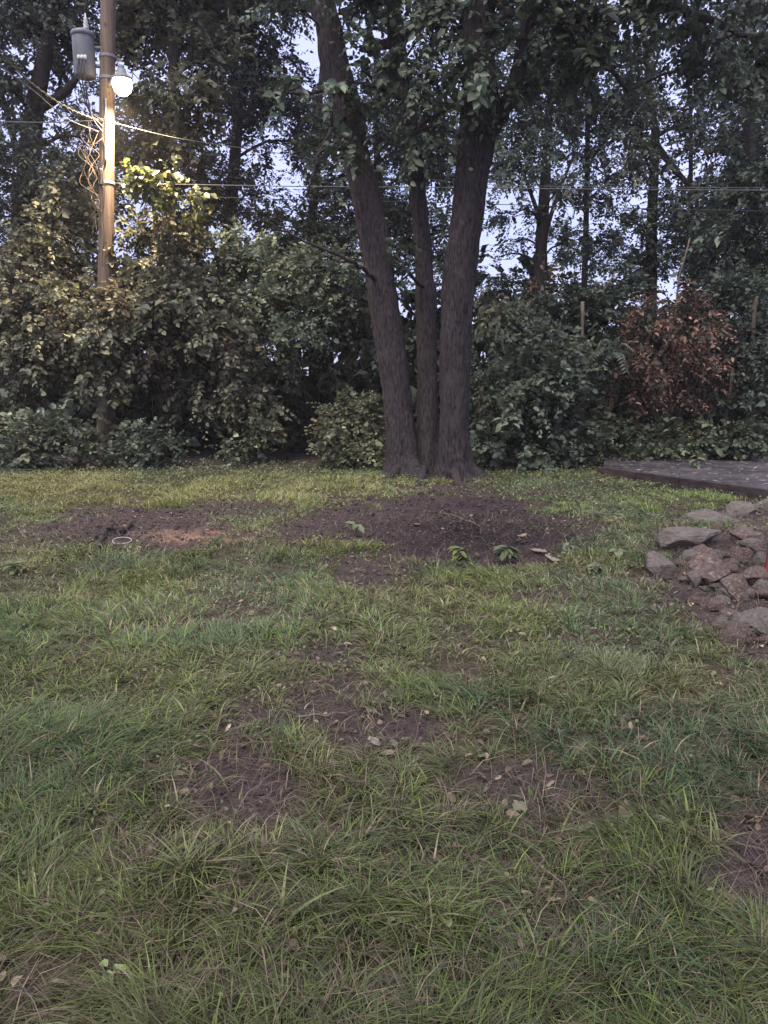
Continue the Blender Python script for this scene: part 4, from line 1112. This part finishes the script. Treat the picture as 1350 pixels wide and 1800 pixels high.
def grass_zone(name, label, y0, y1, dens, hh, ww, segs, clump=.5):
    A = 0.5 * (y1 - y0) * ((y0 + y1) * 1.1 + 2)
    n = int(dens * A)
    y = y0 + (y1 - y0) * rng.random(n)
    x = rng.uniform(-1, 1, n) * (.9 + y * .56)
    b = bare(x, y)
    cl = fbm(x * 2.3, y * 2.3, 101, 3); cl2 = vnoise(x * 9, y * 9, 140)
    keep = rng.random(n) < (1 - b) ** 1.3 * np.clip(.25 + 1.5 * (cl - .3) + .6 * (cl2 - .4), .08, 1)
    wet = y > 12.3 + .5 * (fbm(x, y * 0, 12) - .5); keep &= ~wet
    x, y, b, cl = x[keep], y[keep], b[keep], cl[keep]; n = len(x)
    # clumps: pull towards a jittered lattice, blades fan from clump centre
    cs = .16
    cx, cy = (np.floor(x / cs) + .5) * cs + (vnoise(np.floor(x / cs), np.floor(y / cs), 7) - .5) * .16, (np.floor(y / cs) + .5) * cs + (vnoise(np.floor(x / cs), np.floor(y / cs), 8) - .5) * .16
    dx, dy = x - cx, y - cy
    az = np.arctan2(dy, dx) * 1.0 + rng.normal(size=n) * .8
    swirl = fbm(x * .9, y * .9, 31, 2) * 9
    az = np.where(rng.random(n) < .45, swirl + rng.normal(size=n) * .6, az)
    x, y = x - dx * clump * .6, y - dy * clump * .6
    tall = .45 + 1.25 * np.clip(cl, 0, 1) ** 1.2 + .3 * rng.normal(size=n) * .5
    h = hh * np.clip(tall, .3, 1.9) * rng.uniform(.55, 1.25, n) * (1 - .45 * b)
    w = ww * np.exp(rng.normal(-.05, .36, n))
    lean = np.clip(rng.normal(.98, .36, n), .1, 1.7)
    hue = fbm(x * 1.3, y * 1.3, 202, 3)
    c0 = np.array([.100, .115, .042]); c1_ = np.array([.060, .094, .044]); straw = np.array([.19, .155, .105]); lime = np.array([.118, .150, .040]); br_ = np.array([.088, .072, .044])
    m_ = np.clip((hue - .35) / .3, 0, 1)[:, None]
    c = c0 * m_ + c1_ * (1 - m_)
    r = rng.random(n)
    dry = vnoise(x * 1.7, y * 1.7, 303)
    c = np.where((r < .07 + .12 * (dry > .6))[:, None], straw, c)
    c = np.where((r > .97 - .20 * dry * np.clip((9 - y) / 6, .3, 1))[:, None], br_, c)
    lz = fbm(x * 1.1, y * 1.1, 404, 2)
    c = np.where(((r > .45) & (r < .75) & (lz > .55))[:, None], lime, c)
    qx, qy = project(np.stack([x, y, 0 * x], -1))
    for a, b2, rx, ry, pr, pc in [(1205, 880, 110, 24, .75, (.115, .150, .045)), (330, 862, 400, 28, .65, (.170, .168, .066)), (545, 1320, 40, 30, .6, (.145, .150, .05)), (760, 1620, 80, 70, .5, (.110, .140, .045)), (450, 1190, 90, 50, .4, (.125, .135, .06)), (1090, 1130, 130, 60, .4, (.088, .112, .070))]:  # the wide yellow patch paints lamplight along the tree line into the blades
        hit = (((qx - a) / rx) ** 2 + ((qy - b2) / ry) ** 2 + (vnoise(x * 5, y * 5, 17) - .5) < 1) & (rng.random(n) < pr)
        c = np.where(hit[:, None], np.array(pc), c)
    far_ = np.clip((y - 1.6) / 3.2, 0, 1)[:, None]          # foreground shade put into the blade colour: darker near the viewer, brighter beyond
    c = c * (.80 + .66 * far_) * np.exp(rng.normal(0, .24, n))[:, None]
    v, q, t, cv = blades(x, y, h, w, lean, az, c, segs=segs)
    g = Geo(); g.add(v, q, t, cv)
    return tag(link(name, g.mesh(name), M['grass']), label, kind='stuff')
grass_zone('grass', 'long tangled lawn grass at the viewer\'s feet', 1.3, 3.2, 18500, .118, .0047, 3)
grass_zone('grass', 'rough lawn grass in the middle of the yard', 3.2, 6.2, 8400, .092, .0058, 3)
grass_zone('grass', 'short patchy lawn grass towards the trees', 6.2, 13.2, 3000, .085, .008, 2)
# thatch: dead stems lying flat
n = 36000
y = 1.3 + 7 * rng.random(n) ** 1.3; x = rng.uniform(-1, 1, n) * (.9 + y * .56)
k = rng.random(n) < .75 + .25 * bare(x, y); x, y = x[k], y[k]; n = len(x)
v, q, t, cv = blades(x, y, rng.uniform(.05, .14, n), rng.uniform(.002, .0042, n), rng.uniform(1.2, 1.9, n), rng.uniform(0, 6.28, n), np.array([(.135, .100, .076)]) * np.exp(rng.normal(-.2, .45, n))[:, None], z=zg(x, y) + rng.uniform(.0, .02, n), segs=2)
g = Geo(); g.add(v, q, t, cv); tag(link('thatch', g.mesh('thatch'), M['grass']), 'dead brown grass stems lying between the blades', kind='stuff')
# broad-leaved ground cover: clover-like leaves across the lawn, thicker towards the wood
n = 60000
y = 1.8 + 11.6 * rng.random(n) ** .62; x = rng.uniform(-1, 1, n) * (.9 + y * .56)
cov = fbm(x * 1.6, y * 1.6, 606, 3)
k = (rng.random(n) < (1 - bare(x, y)) * np.clip((cov - .42) * 3 + np.clip((y - 9) * .25, 0, .6), 0, 1)); x, y = x[k], y[k]; n = len(x)
p = np.stack([x, y, zg(x, y) + rng.uniform(.015, .075, n)], -1)
ax = rand_dirs(n); ax[:, 2] *= .3
nr = np.tile([0, -.1, 1.], (n, 1)) + rng.normal(size=(n, 3)) * .4
pal = np.array([(.140, .148, .070), (.108, .128, .070), (.170, .168, .082)])[rng.integers(0, 3, n)]
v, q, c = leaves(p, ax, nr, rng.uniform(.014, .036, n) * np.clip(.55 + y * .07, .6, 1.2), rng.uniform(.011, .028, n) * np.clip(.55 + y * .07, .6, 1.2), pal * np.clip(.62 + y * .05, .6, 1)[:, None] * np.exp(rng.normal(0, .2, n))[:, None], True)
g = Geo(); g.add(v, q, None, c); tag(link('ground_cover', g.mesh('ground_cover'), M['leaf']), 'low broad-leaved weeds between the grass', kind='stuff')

# ------------------------------------------------------------------ single tufts and weeds
def blade_mesh(c, lean, seed):
    v, q, t, cv = blades(np.array([0.]), np.array([0.]), np.array([1.]), np.array([.036]), np.array([lean]), np.array([0.]), np.array([c]), z=np.array([0.]), segs=6)
    me = mesh_np('blade', v, q, t, cv, True); me.materials.append(M['grass']); return me
BL = [blade_mesh(c, l, 0) for c in [(.15, .16, .07), (.125, .145, .065), (.17, .165, .085)] for l in (.5, .8, 1.1, 1.3)]
TUFTS = [(1258, 1490, 22, .13, 'bright crabgrass rosette at the edge of the purple soil', 'grass tuft'), (545, 1330, 46, .13, 'yellow-green grass tuft on the bare soil patch', 'grass tuft'),
         (725, 1155, 20, .14, 'spreading grass rosette right of the upper worn patch', 'grass tuft'), (650, 1245, 22, .13, 'sparse grass tuft behind the thin pale twig', 'grass tuft'),
         (390, 1385, 9, .13, 'small pale weed standing alone on the left bare soil', 'weed'), (690, 1190, 18, .13, 'small tuft below the spreading rosette', 'grass tuft'),
         (330, 1540, 60, .15, 'thick tall grass clump in the lower left of the lawn', 'grass tuft'), (490, 1620, 7, .16, 'few broad upright blades beside a small bare hollow', 'grass tuft'),
         (760, 1620, 50, .13, 'bright green clump low in the middle of the lawn', 'grass tuft'), (440, 1190, 30, .17, 'pale green tuft left of the worn patch', 'grass tuft'),
         (1110, 1700, 36, .13, 'dark green clump at the bottom right of the lawn', 'grass tuft'), (170, 1270, 40, .15, 'blue-green grass clump at the left side of the lawn', 'grass tuft'), (960, 1220, 40, .14, 'grey-green clump right of the lawn centre', 'grass tuft')]
for px, py, n, L, lab, cat in TUFTS:
    p = on_ground(px, py)
    root = empty('grass_tuft' if cat != 'weed' else 'weed_plant', p); tag(root, lab, cat, 'single tufts in the lawn')
    for k in range(n):
        o = bpy.data.objects.new('blade', BL[rng.integers(len(BL))]); col.objects.link(o); o.parent = root
        r = L * .12; s = L * rng.uniform(.7, 1.25)
        o.location = (rng.normal() * r, rng.normal() * r, -.01); o.rotation_euler = (0, 0, rng.uniform(0, 6.283)); o.scale = (s * 1.1, s * 2.2 if n < 8 else s * 1.2, s)
def leafy(name, label, px, py, n, L, h, colr, asp=.55):
    p = on_ground(px, py); root = empty(name, p); tag(root, label, 'weed')
    g = Geo(); g.add(*tube(np.array([[0, 0, -.02], [.01, 0, h * .6], [.0, .01, h]]), np.array([.005, .004, .002]), 5)); child('stem', g.mesh('stem', True), M['twig'], root, False)
    ms = []
    for k in range(3):
        v, q, c = leaves(np.zeros((1, 3)), np.array([[1., 0, 0]]), np.array([[0, 0, 1.]]), np.array([1.]), np.array([asp]), np.array([colr]) * rng.uniform(.85, 1.15), True)
        m_ = mesh_np('weed_leaf', v, q, colors=c); m_.materials.append(M['leaf']); ms.append(m_)
    for k in range(n):
        o = bpy.data.objects.new('leaf', ms[k % 3]); col.objects.link(o); o.parent = root
        o.location = (0, 0, h * rng.uniform(.45, 1)); s = L * rng.uniform(.7, 1.15); o.scale = (s,) * 3
        o.rotation_euler = (rng.uniform(-.3, .3), rng.uniform(-.15, .45), k * 2.4 + rng.uniform(-.3, .3))
leafy('seedling', 'three-leaved bright seedling near the bottom left corner', 192, 1732, 3, .055, .07, (.19, .24, .085), .6)
leafy('seedling', 'single pointed bright leaf seedling at the bottom edge', 397, 1782, 2, .05, .05, (.16, .21, .08), .5)
leafy('seedling', 'small green seedling on the left part of the mulch', 625, 945, 7, .13, .16, (.13, .145, .08))
leafy('weed_plant', 'bright yellow-green leafy weed at the front edge of the mulch', 808, 1005, 22, .12, .2, (.125, .15, .052))
leafy('weed_plant', 'arching green weed at the dark end of the mulch', 890, 992, 22, .13, .17, (.098, .118, .06), .45)
leafy('weed_plant', 'pale low weed at the right end of the mulch', 1000, 970, 16, .10, .08, (.13, .145, .095))
leafy('weed_plant', 'pale clover-like weed left of the rubble', 1045, 1010, 20, .07, .08, (.13, .145, .085), .8)
leafy('weed_plant', 'small pale weed in the grass left of the wedge rock', 1085, 985, 10, .10, .09, (.16, .18, .10), .8)
leafy('weed_plant', 'tall light green weed standing behind the slab middle', 1222, 838, 12, .14, .42, (.14, .165, .09), .5)
leafy('weed_plant', 'small weed at the left grass edge by the dirt', 30, 1010, 10, .12, .1, (.12, .14, .07))

# ------------------------------------------------------------------ thin haze, added to lift shadows and glow round the lamp
hz = bpy.data.meshes.new('haze')
x0, x1, y0, y1, z0, z1 = -500, 500, -100, 700, -1.5, 16
vv = [(x, y, z) for z in (z0, z1) for y in (y0, y1) for x in (x0, x1)]
hz.from_pydata(vv, [], [(0, 2, 3, 1), (4, 5, 7, 6), (0, 1, 5, 4), (2, 6, 7, 3), (0, 4, 6, 2), (1, 3, 7, 5)])
hm = bpy.data.materials.new('added_haze'); hm.use_nodes = True
hn, hl_ = hm.node_tree.nodes, hm.node_tree.links
hn.remove(hn['Principled BSDF'])
pv = hn.new('ShaderNodeVolumePrincipled'); pv.inputs['Density'].default_value = 0.0010; pv.inputs['Color'].default_value = (.95, .88, .88, 1); pv.inputs['Anisotropy'].default_value = .3
hl_.new(pv.outputs['Volume'], hn['Material Output'].inputs['Volume'])
tag(link('haze', hz, hm), 'thin added haze that softens the shadows over the yard', kind='stuff')
